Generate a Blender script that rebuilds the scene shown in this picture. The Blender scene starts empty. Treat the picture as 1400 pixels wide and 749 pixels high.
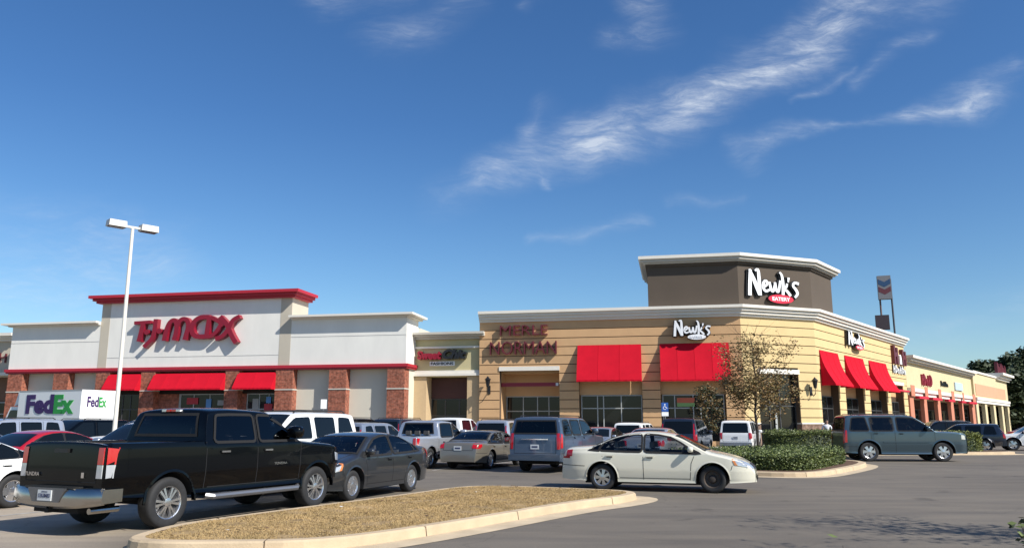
import bpy, math, random
from mathutils import Vector, Matrix
from mathutils.bvhtree import BVHTree
random.seed(7)
S = bpy.context.scene
COL = S.collection
R = math.radians

# ------------------------------------------------------------------ camera
cam = bpy.data.cameras.new('camera'); camo = bpy.data.objects.new('camera', cam); COL.objects.link(camo)
camo.location = (0, 0, 1.65); camo.rotation_euler = (R(90) + math.atan(205/1090), 0, 0)
cam.sensor_width = 36; cam.lens = 36*1090/1400; cam.clip_start = .1; cam.clip_end = 6000
S.camera = camo

# ------------------------------------------------------------------ sun and sky
SUN_AZ, SUN_EL = 323.0, 40.0          # compass measured from +X, counter-clockwise
sd = Vector((math.cos(R(SUN_AZ))*math.cos(R(SUN_EL)), math.sin(R(SUN_AZ))*math.cos(R(SUN_EL)), math.sin(R(SUN_EL))))
sun = bpy.data.lights.new('sun', 'SUN'); suno = bpy.data.objects.new('sun', sun); COL.objects.link(suno)
sun.energy = 5.0; sun.angle = R(.5); sun.color = (1, .955, .88)
suno.rotation_euler = sd.to_track_quat('Z', 'Y').to_euler()
S.view_settings.view_transform = 'Standard'; S.view_settings.look = 'None'
S.view_settings.exposure = 0.4; S.view_settings.gamma = 1.0

W = bpy.data.worlds.new('World'); S.world = W; W.use_nodes = True
nt = W.node_tree; N = nt.nodes; K = nt.links
for n in list(N): N.remove(n)
def nd(t, **kw):
    n = N.new(t)
    for k, v in kw.items(): setattr(n, k, v)
    return n
def math_(op, a, b=None, c=None, clamp=False):
    n = nd('ShaderNodeMath', operation=op, use_clamp=clamp)
    for i, v in enumerate((a, b, c)):
        if v is None: continue
        if isinstance(v, (int, float)): n.inputs[i].default_value = v
        else: K.new(v, n.inputs[i])
    return n.outputs[0]
sky = nd('ShaderNodeTexSky', sky_type='NISHITA'); sky.sun_disc = False
sky.sun_elevation = R(SUN_EL); sky.sun_rotation = R(90 - SUN_AZ)
sky.air_density = 1.0; sky.dust_density = .55; sky.ozone_density = 3.0; sky.altitude = 50
tc = nd('ShaderNodeTexCoord'); sx = nd('ShaderNodeSeparateXYZ'); K.new(tc.outputs['Generated'], sx.inputs[0])
yy = math_('MAXIMUM', sx.outputs[1], .05)
px = math_('DIVIDE', sx.outputs[0], yy); pz = math_('DIVIDE', sx.outputs[2], yy)
cv = nd('ShaderNodeCombineXYZ'); K.new(px, cv.inputs[0]); K.new(pz, cv.inputs[1])
nz = nd('ShaderNodeTexNoise'); nz.inputs['Scale'].default_value = 7; nz.inputs['Detail'].default_value = 5
K.new(cv.outputs[0], nz.inputs['Vector'])
nsep = nd('ShaderNodeSeparateXYZ'); K.new(nz.outputs['Color'], nsep.inputs[0])
wx = math_('ADD', px, math_('MULTIPLY', math_('SUBTRACT', nsep.outputs[0], .5), .10))
wz = math_('ADD', pz, math_('MULTIPLY', math_('SUBTRACT', nsep.outputs[1], .5), .08))
def streak(A, B, wA, wB, dens):
    ax, az = A; bx, bz = B; dx, dz = bx-ax, bz-az; l2 = dx*dx+dz*dz
    rx = math_('SUBTRACT', wx, ax); rz = math_('SUBTRACT', wz, az)
    t = math_('DIVIDE', math_('ADD', math_('MULTIPLY', rx, dx), math_('MULTIPLY', rz, dz)), l2, clamp=False)
    t = math_('MINIMUM', math_('MAXIMUM', t, 0), 1)
    ex = math_('SUBTRACT', rx, math_('MULTIPLY', t, dx)); ez = math_('SUBTRACT', rz, math_('MULTIPLY', t, dz))
    d = math_('SQRT', math_('ADD', math_('MULTIPLY', ex, ex), math_('MULTIPLY', ez, ez)))
    w = math_('ADD', math_('MULTIPLY', t, wB-wA), wA)
    f = math_('SUBTRACT', 1, math_('DIVIDE', d, w), clamp=True)
    f = math_('MULTIPLY', f, f)
    return math_('MULTIPLY', f, dens)
# cirrus: end points on the plane one unit north of the viewer (x, z)
ST = [((-.05,.31),(.15,.385),.035,.07,.8), ((.1,.36),(.27,.425),.055,.05,1.15), ((.08,.40),(.22,.44),.03,.04,.35), ((.24,.42),(.41,.50),.04,.06,.9), ((.30,.50),(.44,.58),.03,.03,.4), ((.30,.46),(.55,.60),.05,.10,.55),
      ((.02,.375),(.05,.42),.025,.03,.5), ((.03,.33),(.04,.305),.02,.012,.45), ((.17,.56),(.21,.62),.05,.06,.65), ((.12,.51),(.2,.53),.03,.05,.35),
      ((-.26,.58),(-.14,.60),.05,.05,.55), ((-.16,.52),(-.05,.57),.06,.05,.35), ((.29,.36),(.42,.385),.028,.018,.55), ((.32,.355),(.31,.34),.03,.03,.3),
      ((.36,.42),(.46,.47),.012,.012,.4), ((.46,.45),(.56,.51),.02,.02,.4), ((.52,.40),(.64,.43),.02,.05,.7), ((.6,.42),(.68,.47),.03,.03,.4),
      ((.42,.385),(.52,.40),.01,.02,.4), ((.03,.235),(.16,.26),.012,.02,.3), ((.02,.55),(.07,.62),.02,.04,.3), ((-.75,.15),(-.45,.20),.09,.10,.55), ((-.72,.27),(-.5,.25),.07,.05,.3), ((-.1,.285),(.0,.32),.04,.04,.3), ((.5,.10),(.75,.17),.05,.07,.22), ((.2,.29),(.3,.295),.015,.015,.2), ((.4,.52),(.66,.66),.06,.1,.3)]
tot = None
for s_ in ST:
    o = streak(*s_); tot = o if tot is None else math_('ADD', tot, o)
mp = nd('ShaderNodeMapping'); mp.inputs['Rotation'].default_value = (0, 0, R(-24)); mp.inputs['Scale'].default_value = (5, 17, 1)
K.new(cv.outputs[0], mp.inputs[0])
n2 = nd('ShaderNodeTexNoise'); n2.inputs['Scale'].default_value = 1.3; n2.inputs['Detail'].default_value = 9; n2.inputs['Roughness'].default_value = .66; n2.inputs['Distortion'].default_value = .6
K.new(mp.outputs[0], n2.inputs['Vector'])
mr = nd('ShaderNodeMapRange'); mr.inputs['From Min'].default_value = .38; mr.inputs['From Max'].default_value = .74; K.new(n2.outputs['Fac'], mr.inputs[0])
mp2 = nd('ShaderNodeMapping'); mp2.inputs['Rotation'].default_value = (0, 0, R(-31)); mp2.inputs['Scale'].default_value = (9, 46, 1)
wv = nd('ShaderNodeCombineXYZ'); K.new(wx, wv.inputs[0]); K.new(wz, wv.inputs[1]); K.new(wv.outputs[0], mp2.inputs[0])
n3 = nd('ShaderNodeTexNoise'); n3.inputs['Scale'].default_value = 1.5; n3.inputs['Detail'].default_value = 10; n3.inputs['Roughness'].default_value = .7; n3.inputs['Distortion'].default_value = .35
K.new(mp2.outputs[0], n3.inputs['Vector'])
mr3 = nd('ShaderNodeMapRange'); mr3.inputs['From Min'].default_value = .36; mr3.inputs['From Max'].default_value = .68; mr3.inputs['To Min'].default_value = .12; K.new(n3.outputs['Fac'], mr3.inputs[0])
dens = math_('MULTIPLY', math_('MULTIPLY', tot, mr.outputs[0]), mr3.outputs[0])
veil = math_('MULTIPLY', math_('POWER', tot, 1.0), .10)
dens = math_('MINIMUM', math_('ADD', dens, veil), .70)
hs = nd('ShaderNodeHueSaturation'); hs.inputs['Saturation'].default_value = 1.14; hs.inputs['Value'].default_value = 1.0
K.new(sky.outputs[0], hs.inputs['Color'])
tn = nd('ShaderNodeMix', data_type='RGBA', blend_type='MULTIPLY'); tn.inputs[0].default_value = 1; K.new(hs.outputs[0], tn.inputs[6]); tn.inputs[7].default_value = (.77, 1.0, 1.22, 1)
hz = nd('ShaderNodeMapRange'); hz.inputs['From Min'].default_value = .36; hz.inputs['From Max'].default_value = .05; K.new(sx.outputs[2], hz.inputs[0])
hm = nd('ShaderNodeMix', data_type='RGBA', blend_type='MULTIPLY'); K.new(hz.outputs[0], hm.inputs[0]); K.new(tn.outputs[2], hm.inputs[6]); hm.inputs[7].default_value = (1.42, 1.24, 1.06, 1)
mx = nd('ShaderNodeMix', data_type='RGBA'); K.new(dens, mx.inputs[0]); K.new(hm.outputs[2], mx.inputs[6]); mx.inputs[7].default_value = (7.6, 8.2, 9.0, 1)
bg = nd('ShaderNodeBackground'); bg.inputs[1].default_value = .080; K.new(mx.outputs[2], bg.inputs[0])
ow = nd('ShaderNodeOutputWorld'); K.new(bg.outputs[0], ow.inputs[0])

# ------------------------------------------------------------------ materials
MC = {}
def mat(name, c, rough=.6, metal=0., coat=0., var=0., vscale=4., bump=0., bscale=60., c2=None, spec=.5, emit=0, stretch=None, dirt=0.):
    if name in MC: return MC[name]
    m = bpy.data.materials.new(name); m.use_nodes = True; t = m.node_tree; b = t.nodes['Principled BSDF']
    b.inputs['Base Color'].default_value = (*c, 1); b.inputs['Roughness'].default_value = rough
    b.inputs['Metallic'].default_value = metal; b.inputs['Coat Weight'].default_value = coat; b.inputs['Coat Roughness'].default_value = .04
    b.inputs['Specular IOR Level'].default_value = spec
    if emit: b.inputs['Emission Color'].default_value = (*c, 1); b.inputs['Emission Strength'].default_value = emit
    co = t.nodes.new('ShaderNodeTexCoord'); src = co.outputs['Object']
    if stretch:
        mpp = t.nodes.new('ShaderNodeMapping'); mpp.inputs['Scale'].default_value = stretch; t.links.new(src, mpp.inputs[0]); src = mpp.outputs[0]
    if var or c2:
        n = t.nodes.new('ShaderNodeTexNoise'); n.inputs['Scale'].default_value = vscale; n.inputs['Detail'].default_value = 8; n.inputs['Roughness'].default_value = .62
        t.links.new(src, n.inputs['Vector'])
        r = t.nodes.new('ShaderNodeValToRGB'); r.color_ramp.elements[0].position = .3; r.color_ramp.elements[1].position = .72
        c2_ = c2 or tuple(max(0, x*(1-var)) for x in c); c1_ = c if c2 else tuple(min(1, x*(1+var)) for x in c)
        r.color_ramp.elements[0].color = (*c2_, 1); r.color_ramp.elements[1].color = (*c1_, 1)
        t.links.new(n.outputs['Fac'], r.inputs[0]); t.links.new(r.outputs[0], b.inputs['Base Color'])
    if bump:
        n = t.nodes.new('ShaderNodeTexNoise'); n.inputs['Scale'].default_value = bscale; n.inputs['Detail'].default_value = 4; t.links.new(src, n.inputs['Vector'])
        bp = t.nodes.new('ShaderNodeBump'); bp.inputs['Strength'].default_value = bump; bp.inputs['Distance'].default_value = .02
        t.links.new(n.outputs['Fac'], bp.inputs['Height']); t.links.new(bp.outputs[0], b.inputs['Normal'])
    MC[name] = m; return m

def asphalt():
    m = bpy.data.materials.new('asphalt'); m.use_nodes = True; t = m.node_tree; b = t.nodes['Principled BSDF']; L = t.links
    co = t.nodes.new('ShaderNodeTexCoord')
    def noise(sc, det=8, st=None):
        n = t.nodes.new('ShaderNodeTexNoise'); n.inputs['Scale'].default_value = sc; n.inputs['Detail'].default_value = det
        if st:
            q = t.nodes.new('ShaderNodeMapping'); q.inputs['Scale'].default_value = st; q.inputs['Rotation'].default_value = (0, 0, R(-25)); L.new(co.outputs['Object'], q.inputs[0]); L.new(q.outputs[0], n.inputs[0])
        else: L.new(co.outputs['Object'], n.inputs['Vector'])
        return n.outputs['Fac']
    def ramp(f, *st):
        r = t.nodes.new('ShaderNodeValToRGB'); e = r.color_ramp.elements
        while len(e) < len(st): e.new(.5)
        for i, (p, c) in enumerate(st): e[i].position = p; e[i].color = (*c, 1)
        L.new(f, r.inputs[0]); return r.outputs[0]
    def mix(a, c, f, mode='MULTIPLY'):
        x = t.nodes.new('ShaderNodeMix'); x.data_type = 'RGBA'; x.blend_type = mode
        if isinstance(f, float): x.inputs[0].default_value = f
        else: L.new(f, x.inputs[0])
        L.new(a, x.inputs[6]); L.new(c, x.inputs[7]); return x.outputs[2]
    base = ramp(noise(.16), (.35, (.130, .112, .090)), (.65, (.160, .139, .112)))
    c = mix(base, ramp(noise(1.1, 10, (.35, 1.6, 1)), (.28, (.76, .76, .78)), (.72, (1.16, 1.14, 1.10))), 1.)
    c = mix(c, ramp(noise(45, 3), (.3, (.78, .78, .78)), (.7, (1.18, 1.17, 1.15))), 1.)
    v = t.nodes.new('ShaderNodeTexVoronoi'); v.feature = 'DISTANCE_TO_EDGE'; v.inputs['Scale'].default_value = .22
    q = t.nodes.new('ShaderNodeMapping'); L.new(co.outputs['Object'], q.inputs[0])
    n = t.nodes.new('ShaderNodeTexNoise'); n.inputs['Scale'].default_value = .8; n.inputs['Detail'].default_value = 6; L.new(co.outputs['Object'], n.inputs[0])
    va = t.nodes.new('ShaderNodeVectorMath'); va.operation = 'ADD'; L.new(q.outputs[0], va.inputs[0]); L.new(n.outputs['Color'], va.inputs[1]); L.new(va.outputs[0], v.inputs['Vector'])
    c = mix(c, ramp(v.outputs['Distance'], (.0, (.5, .5, .5)), (.005, (1, 1, 1))), .4)
    # oil stains
    c = mix(c, ramp(noise(.9, 5), (.30, (.55, .55, .56)), (.37, (1, 1, 1))), .8)
    # old lot surface to the left is paler
    sp = t.nodes.new('ShaderNodeSeparateXYZ'); L.new(co.outputs['Object'], sp.inputs[0])
    mr = t.nodes.new('ShaderNodeMapRange'); mr.inputs['From Min'].default_value = -5.2; mr.inputs['From Max'].default_value = -6.4; L.new(sp.outputs[0], mr.inputs[0])
    my = t.nodes.new('ShaderNodeMapRange'); my.inputs['From Min'].default_value = 19.5; my.inputs['From Max'].default_value = 17.5; L.new(sp.outputs[1], my.inputs[0]); mm_ = t.nodes.new('ShaderNodeMath'); mm_.operation = 'MULTIPLY'; L.new(mr.outputs[0], mm_.inputs[0]); L.new(my.outputs[0], mm_.inputs[1])
    mul = t.nodes.new('ShaderNodeRGB'); mul.outputs[0].default_value = (2.3, 2.25, 2.2, 1)
    c = mix(c, mul.outputs[0], mm_.outputs[0])
    L.new(c, b.inputs['Base Color']); b.inputs['Roughness'].default_value = .82
    bp = t.nodes.new('ShaderNodeBump'); bp.inputs['Strength'].default_value = .5; bp.inputs['Distance'].default_value = .01
    L.new(noise(70, 3), bp.inputs['Height']); L.new(bp.outputs[0], b.inputs['Normal'])
    return m

def brick(name, c1, c2, mortar, sc=4.0):
    m = bpy.data.materials.new(name); m.use_nodes = True; t = m.node_tree; b = t.nodes['Principled BSDF']; L = t.links
    co = t.nodes.new('ShaderNodeTexCoord'); sp = t.nodes.new('ShaderNodeSeparateXYZ'); L.new(co.outputs['Object'], sp.inputs[0])
    ad = t.nodes.new('ShaderNodeMath'); ad.operation = 'ADD'; L.new(sp.outputs[0], ad.inputs[0]); L.new(sp.outputs[1], ad.inputs[1])
    cb = t.nodes.new('ShaderNodeCombineXYZ'); L.new(ad.outputs[0], cb.inputs[0]); L.new(sp.outputs[2], cb.inputs[1])
    br = t.nodes.new('ShaderNodeTexBrick'); L.new(cb.outputs[0], br.inputs['Vector']); br.inputs['Scale'].default_value = sc
    br.inputs['Color1'].default_value = (*c1, 1); br.inputs['Color2'].default_value = (*c2, 1); br.inputs['Mortar'].default_value = (*mortar, 1); br.inputs['Mortar Size'].default_value = .02
    br.inputs['Brick Width'].default_value = 1.; br.inputs['Row Height'].default_value = .4
    n = t.nodes.new('ShaderNodeTexNoise'); n.inputs['Scale'].default_value = 5; n.inputs['Detail'].default_value = 6; L.new(co.outputs['Object'], n.inputs[0])
    r = t.nodes.new('ShaderNodeValToRGB'); r.color_ramp.elements[0].position = .35; r.color_ramp.elements[1].position = .65; r.color_ramp.elements[0].color = (.6, .55, .5, 1); r.color_ramp.elements[1].color = (1.3, 1.3, 1.3, 1)
    L.new(n.outputs[0], r.inputs[0]); x = t.nodes.new('ShaderNodeMix'); x.data_type = 'RGBA'; x.blend_type = 'MULTIPLY'; x.inputs[0].default_value = 1
    L.new(br.outputs['Color'], x.inputs[6]); L.new(r.outputs[0], x.inputs[7]); L.new(x.outputs[2], b.inputs['Base Color']); b.inputs['Roughness'].default_value = .85
    return m

A_ASPH = asphalt()
M_CONC = mat('concrete', (.50, .385, .25), .85, var=.16, vscale=1.6, bump=.3, bscale=40)
M_CONC2 = mat('concrete_gutter', (.50, .40, .27), .85, var=.2, vscale=1.2, bump=.3, bscale=40)
M_WALK = mat('sidewalk_concrete', (.46, .42, .35), .85, var=.1, vscale=1.)
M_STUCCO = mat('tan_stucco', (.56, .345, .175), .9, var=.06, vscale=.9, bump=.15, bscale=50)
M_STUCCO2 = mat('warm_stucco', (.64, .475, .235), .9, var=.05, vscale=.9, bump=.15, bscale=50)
M_GROOVE = mat('groove', (.10, .065, .04), .95)
M_TAUPE = mat('taupe_stucco', (.092, .070, .052), .9, var=.05, vscale=.8)
M_TRIM = mat('trim_offwhite', (.72, .68, .60), .8, var=.04, vscale=1.)
M_TRIMG = mat('trim_beige', (.50, .47, .41), .8, var=.04, vscale=1.)
M_WHITE = mat('pale_stucco', (.76, .74, .68), .9, var=.05, vscale=.9, bump=.1, bscale=50, stretch=(1, 1, .35))
M_STRIP = mat('beige_stucco', (.50, .45, .36), .9, var=.04, vscale=.7)
M_PANEL = mat('panel_stucco', (.60, .56, .46), .9, var=.04, vscale=.7)
M_RED = mat('red_paint', (.42, .018, .035), .5, var=.05)
M_AWN = mat('red_canvas', (.50, .006, .020), .9, var=.07, vscale=1.5, bump=.1, bscale=120, spec=.15)
M_SIGNRED = mat('sign_red', (.24, .006, .022), .35)
M_SIGNRED2 = mat('sign_bright_red', (.62, .02, .05), .35)
M_SIGNBLK = mat('sign_return_black', (.012, .012, .014), .4)
M_SIGNWHT = mat('sign_white', (.85, .85, .85), .4)
M_MAROON = mat('sign_maroon', (.115, .014, .022), .4)
M_PINK = mat('sign_pinkish_face', (.45, .22, .2), .5)
M_BRICK = brick('red_brick', (.34, .10, .055), (.24, .075, .045), (.28, .2, .15), 4)
M_BRICKT = brick('brown_block', (.22, .14, .1), (.17, .11, .08), (.2, .15, .11), 2.2)
M_CREAM = mat('cream_stucco', (.60, .50, .30), .9, var=.05, vscale=.8)
M_OLIVE = mat('olive_cream_stucco', (.50, .44, .25), .9, var=.04, vscale=.8)
M_ORANGE = mat('orange_stucco', (.52, .20, .12), .9, var=.06, vscale=1.)
M_PEACH = mat('peach_stucco', (.58, .32, .19), .9, var=.05, vscale=1.)
M_TANP = mat('tan_pier', (.52, .38, .22), .9, var=.05)
M_FRAME = mat('window_frame_white', (.36, .37, .36), .4)
M_FRAMED = mat('window_frame_dark', (.06, .06, .06), .4)
M_GLASS = mat('store_glass', (.008, .009, .010), .04, spec=.4)
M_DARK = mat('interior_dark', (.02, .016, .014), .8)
M_DIRT = mat('far_ground', (.10, .11, .05), .95, var=.3, vscale=.1)
M_BARK = mat('bark', (.05, .04, .032), .9, var=.3, vscale=20)
M_LEAFO = mat('leaf_autumn', (.20, .11, .03), .6, c2=(.13, .09, .03), vscale=1.2)
M_LEAFD = mat('leaf_dark', (.035, .055, .02), .6, c2=(.02, .035, .015), vscale=1.2)
M_HEDGE = mat('leaf_hedge', (.15, .185, .05), .55, c2=(.085, .115, .03), vscale=1.6)
M_HEDGEY = mat('leaf_yellow_green', (.27, .28, .06), .55, c2=(.12, .15, .04), vscale=1.6)
M_HEDGER = mat('leaf_reddish', (.13, .06, .03), .6)
M_PINE = mat('leaf_pine', (.05, .07, .022), .7, c2=(.02, .032, .012), vscale=.4)
M_GRASS = mat('dormant_grass', (.50, .345, .16), .9, c2=(.30, .215, .095), vscale=1.3)
M_SOIL = mat('dormant_turf', (.44, .30, .14), .95, c2=(.17, .115, .055), vscale=2.2, bump=.5, bscale=30)
M_MULCH = mat('mulch', (.10, .055, .03), .95, var=.4, vscale=9)
M_TYRE = mat('tyre_rubber', (.018, .018, .019), .75, var=.2, vscale=20)
M_RIM = mat('rim_alloy', (.62, .62, .63), .25, metal=.9)
M_RIMD = mat('rim_dark', (.03, .03, .032), .5)
M_STEEL = mat('steel_wheel', (.07, .055, .045), .6, metal=.3)
M_CHROME = mat('chrome', (.7, .7, .71), .13, metal=1.)
M_UNDER = mat('underbody', (.008, .008, .009), .9)
M_CGLASS = mat('car_glass', (.005,.007,.009), .02, spec=.32)
M_CTRIM = mat('car_black_trim', (.012, .012, .012), .45)
M_TAIL = mat('taillight_red', (.45, .006, .012), .15, coat=1)
M_CLEAR = mat('headlight_lens', (.55, .57, .6), .08, metal=.4, coat=1)
M_AMBER = mat('amber_lens', (.6, .2, .06), .15, coat=1)
M_PLATE = mat('license_plate', (.6, .62, .62), .4)
M_INK = mat('plate_ink', (.05, .06, .12), .5)
M_POLE = mat('painted_pole', (.72, .68, .60), .5, var=.04)
M_LAMPG = mat('lamp_housing', (.66, .62, .55), .5)
M_LAMPD = mat('lamp_lens', (.05, .05, .05), .3)
PLAIN = {}
def twoside(m):      # the sheet metal is painted outside, dark trim inside
    p_ = m.copy(); p_.name = m.name+'_trim'; PLAIN[m.name] = p_
    t = m.node_tree; b = t.nodes['Principled BSDF']; o = t.nodes['Material Output']; g = t.nodes.new('ShaderNodeNewGeometry'); d = t.nodes.new('ShaderNodeBsdfDiffuse'); d.inputs[0].default_value = (.02, .02, .02, 1)
    x = t.nodes.new('ShaderNodeMixShader'); t.links.new(g.outputs['Backfacing'], x.inputs[0]); t.links.new(b.outputs[0], x.inputs[1]); t.links.new(d.outputs[0], x.inputs[2]); t.links.new(x.outputs[0], o.inputs[0]); return m
def paint(name, c, metal=.35, rough=.35): return twoside(mat('paint_'+name, c, rough, metal=metal, coat=1.))
def see_glass(name, tint):
    m = bpy.data.materials.new(name); m.use_nodes = True; t = m.node_tree; t.nodes.remove(t.nodes['Principled BSDF']); o = t.nodes['Material Output']
    tr = t.nodes.new('ShaderNodeBsdfTransparent'); tr.inputs[0].default_value = (tint, tint*1.03, tint*1.03, 1); gl = t.nodes.new('ShaderNodeBsdfGlossy'); gl.inputs['Roughness'].default_value = .02; gl.inputs[0].default_value = (.9, .95, 1, 1)
    fr = t.nodes.new('ShaderNodeFresnel'); fr.inputs[0].default_value = 1.45; x = t.nodes.new('ShaderNodeMixShader'); t.links.new(fr.outputs[0], x.inputs[0]); t.links.new(tr.outputs[0], x.inputs[1]); t.links.new(gl.outputs[0], x.inputs[2]); t.links.new(x.outputs[0], o.inputs[0]); return m
M_TG = see_glass('clear_car_glass', .62); M_TGD = see_glass('tinted_car_glass', .16)
M_SEAT = mat('seat_fabric', (.09, .085, .08), .8); M_SEATL = mat('seat_light', (.30, .28, .25), .8)

# ------------------------------------------------------------------ mesh helpers
class MB:
    def __init__(s): s.v = []; s.f = []; s.m = []; s.mats = []
    def mi(s, m):
        if m not in s.mats: s.mats.append(m)
        return s.mats.index(m)
    def face(s, pts, m):
        i = len(s.v); s.v += [tuple(p) for p in pts]; s.f.append(tuple(range(i, i+len(pts)))); s.m.append(s.mi(m))
    def grid(s, rows, m, flip=False):
        i = len(s.v); nr, nc = len(rows), len(rows[0]); k = s.mi(m)
        for r in rows: s.v += [tuple(p) for p in r]
        for a in range(nr-1):
            for b in range(nc-1):
                q = (i+a*nc+b, i+a*nc+b+1, i+(a+1)*nc+b+1, i+(a+1)*nc+b)
                s.f.append(q[::-1] if flip else q); s.m.append(k)
    def hexa(s, P, m):      # 8 points: bottom 4 ccw, top 4 ccw
        i = len(s.v); s.v += [tuple(p) for p in P]; k = s.mi(m)
        for q in ((3,2,1,0),(4,5,6,7),(0,1,5,4),(1,2,6,5),(2,3,7,6),(3,0,4,7)): s.f.append(tuple(i+j for j in q)); s.m.append(k)
    def box(s, x0, x1, y0, y1, z0, z1, m, T=None):
        P = [(x0,y0,z0),(x1,y0,z0),(x1,y1,z0),(x0,y1,z0),(x0,y0,z1),(x1,y0,z1),(x1,y1,z1),(x0,y1,z1)]
        if T: P = [T @ Vector(p) for p in P]
        s.hexa(P, m)
    def prism(s, poly, z0, z1, m, mtop=None):
        n = len(poly); i = len(s.v); s.v += [(x,y,z0) for x,y in poly]+[(x,y,z1) for x,y in poly]; k = s.mi(m); kt = s.mi(mtop or m)
        s.f.append(tuple(i+j for j in range(n))[::-1]); s.m.append(k); s.f.append(tuple(i+n+j for j in range(n))); s.m.append(kt)
        for j in range(n):
            q = (j+1) % n; s.f.append((i+j, i+q, i+n+q, i+n+j)); s.m.append(k)
    def tube(s, pts, rad, m, n=8):
        rows = []
        for j, p in enumerate(pts):
            p = Vector(p); a = Vector(pts[max(0, j-1)]); b = Vector(pts[min(len(pts)-1, j+1)]); d = (b-a).normalized()
            u = d.orthogonal().normalized() if abs(d.z) > .99 else d.cross(Vector((0,0,1))).normalized(); w = d.cross(u)
            r = rad[j] if isinstance(rad, (list, tuple)) else rad
            rows.append([p + (u*math.cos(2*math.pi*k/n) + w*math.sin(2*math.pi*k/n))*r for k in range(n+1)])
        s.grid(rows, m)
        s.face(rows[0][:-1], m); s.face(rows[-1][:-1][::-1], m)
    def lathe(s, prof, m, n=28, axis='y', c=(0,0,0)):   # prof: (r, h)
        rows = []
        for r, h in prof:
            row = []
            for k in range(n+1):
                a = 2*math.pi*k/n; q = (r*math.cos(a), h, r*math.sin(a)) if axis == 'y' else (r*math.cos(a), r*math.sin(a), h)
                row.append((q[0]+c[0], q[1]+c[1], q[2]+c[2]))
            rows.append(row)
        s.grid(rows, m)
    def build(s, name, parent=None, org=(0,0,0), smooth=False, ang=35):
        me = bpy.data.meshes.new(name); o_ = Vector(org)
        me.from_pydata([(v[0]-o_.x, v[1]-o_.y, v[2]-o_.z) for v in s.v], [], s.f)
        for m in s.mats: me.materials.append(m)
        me.polygons.foreach_set('material_index', s.m)
        if smooth:
            me.polygons.foreach_set('use_smooth', [True]*len(me.polygons)); me.update()
            try: me.set_sharp_from_angle(angle=R(ang))
            except Exception: pass
        me.update(); me.validate()
        o = bpy.data.objects.new(name, me); COL.objects.link(o)
        if parent: o.parent = parent
        else: o.location = o_
        return o
def thing(name, label, cat, loc, rz=0, group=None):
    o = bpy.data.objects.new(name, None); COL.objects.link(o); o.location = loc; o.rotation_euler = (0,0,rz); o.empty_display_size = .3
    o['label'] = label; o['category'] = cat
    if group: o['group'] = group
    return o
def tag(o, label, cat, group=None):
    o['label'] = label; o['category'] = cat
    if group: o['group'] = group
    return o
def struct(o): o['kind'] = 'structure'; return o

def text_mesh(txt, width, height, depth, m, fr, s, z, out, name, parent, org, bold=.02, side=None, shear=0):
    cu = bpy.data.curves.new('t', 'FONT'); cu.body = txt; cu.size = 1; cu.extrude = .1; cu.offset = bold; cu.shear = shear; cu.resolution_u = 3
    to = bpy.data.objects.new('t', cu); COL.objects.link(to); dg = bpy.context.evaluated_depsgraph_get(); me = bpy.data.meshes.new_from_object(to.evaluated_get(dg))
    bpy.data.objects.remove(to); bpy.data.curves.remove(cu)
    xs = [v.co.x for v in me.vertices]; ys = [v.co.y for v in me.vertices]; x0, x1, y0, y1 = min(xs), max(xs), min(ys), max(ys)
    for v in me.vertices:
        a = s + (v.co.x-x0)/(x1-x0)*width; b = z + (v.co.y-y0)/(y1-y0)*height; c = out + (v.co.z+.1)/.2*depth
        v.co = Vector(fr(a, c, b)) - Vector(org)
    me.materials.clear(); me.materials.append(m); me.materials.append(side or m)
    for p in me.polygons:
        p.material_index = 0 if abs(p.normal.z) > .9 else 1
    me.update(); me.name = name
    o = bpy.data.objects.new(name, me); COL.objects.link(o); o.parent = parent; return o

# facade frame: s along the wall (left to right seen from the front), out = towards the street, z up
class Fr:
    def __init__(f, P, ang, off=0):
        a = R(ang); f.d = (math.cos(a), math.sin(a)); f.n = (f.d[1], -f.d[0]); f.P = (P[0]+f.n[0]*off, P[1]+f.n[1]*off); f.ang = ang
    def __call__(f, s, o, z): return (f.P[0]+f.d[0]*s+f.n[0]*o, f.P[1]+f.d[1]*s+f.n[1]*o, z)
    def xy(f, s, o=0): return f(s, o, 0)[:2]
class FrK(Fr):      # a facade plane set forward or back, its proportions scaled with its distance
    def __init__(f, P, ang, off, k): Fr.__init__(f, P, ang, off); f.k = k
    def __call__(f, s, o, z): return Fr.__call__(f, -4.65+(s+4.65)*f.k, o, 0 if z < .01 else f.z(z))
    def z(f, z): return 1.65+(z-1.65)*f.k
def fbox(mb, f, s0, s1, o0, o1, z0, z1, m):
    mb.hexa([f(s0,o1,z0), f(s1,o1,z0), f(s1,o0,z0), f(s0,o0,z0), f(s0,o1,z1), f(s1,o1,z1), f(s1,o0,z1), f(s0,o0,z1)], m)
def sweep(mb, path, prof, m):      # path of xy, outward = right-hand side; prof (out,z) closed polygon
    n = len(path); rows = []
    for i, p in enumerate(path):
        def nrm(a, b):
            dx, dy = b[0]-a[0], b[1]-a[1]; l = math.hypot(dx, dy); return (dy/l, -dx/l)
        if i == 0: v = nrm(path[0], path[1])
        elif i == n-1: v = nrm(path[-2], path[-1])
        else:
            a = nrm(path[i-1], p); b = nrm(p, path[i+1]); sx_, sy_ = a[0]+b[0], a[1]+b[1]; l2 = sx_*sx_+sy_*sy_; v = (2*sx_/l2, 2*sy_/l2)
        rows.append([(p[0]+v[0]*o, p[1]+v[1]*o, z) for o, z in prof] + [(p[0]+v[0]*prof[0][0], p[1]+v[1]*prof[0][0], prof[0][1])])
    mb.grid(rows, m, flip=True); mb.face(rows[0][:-1], m); mb.face(rows[-1][:-1][::-1], m)
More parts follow.
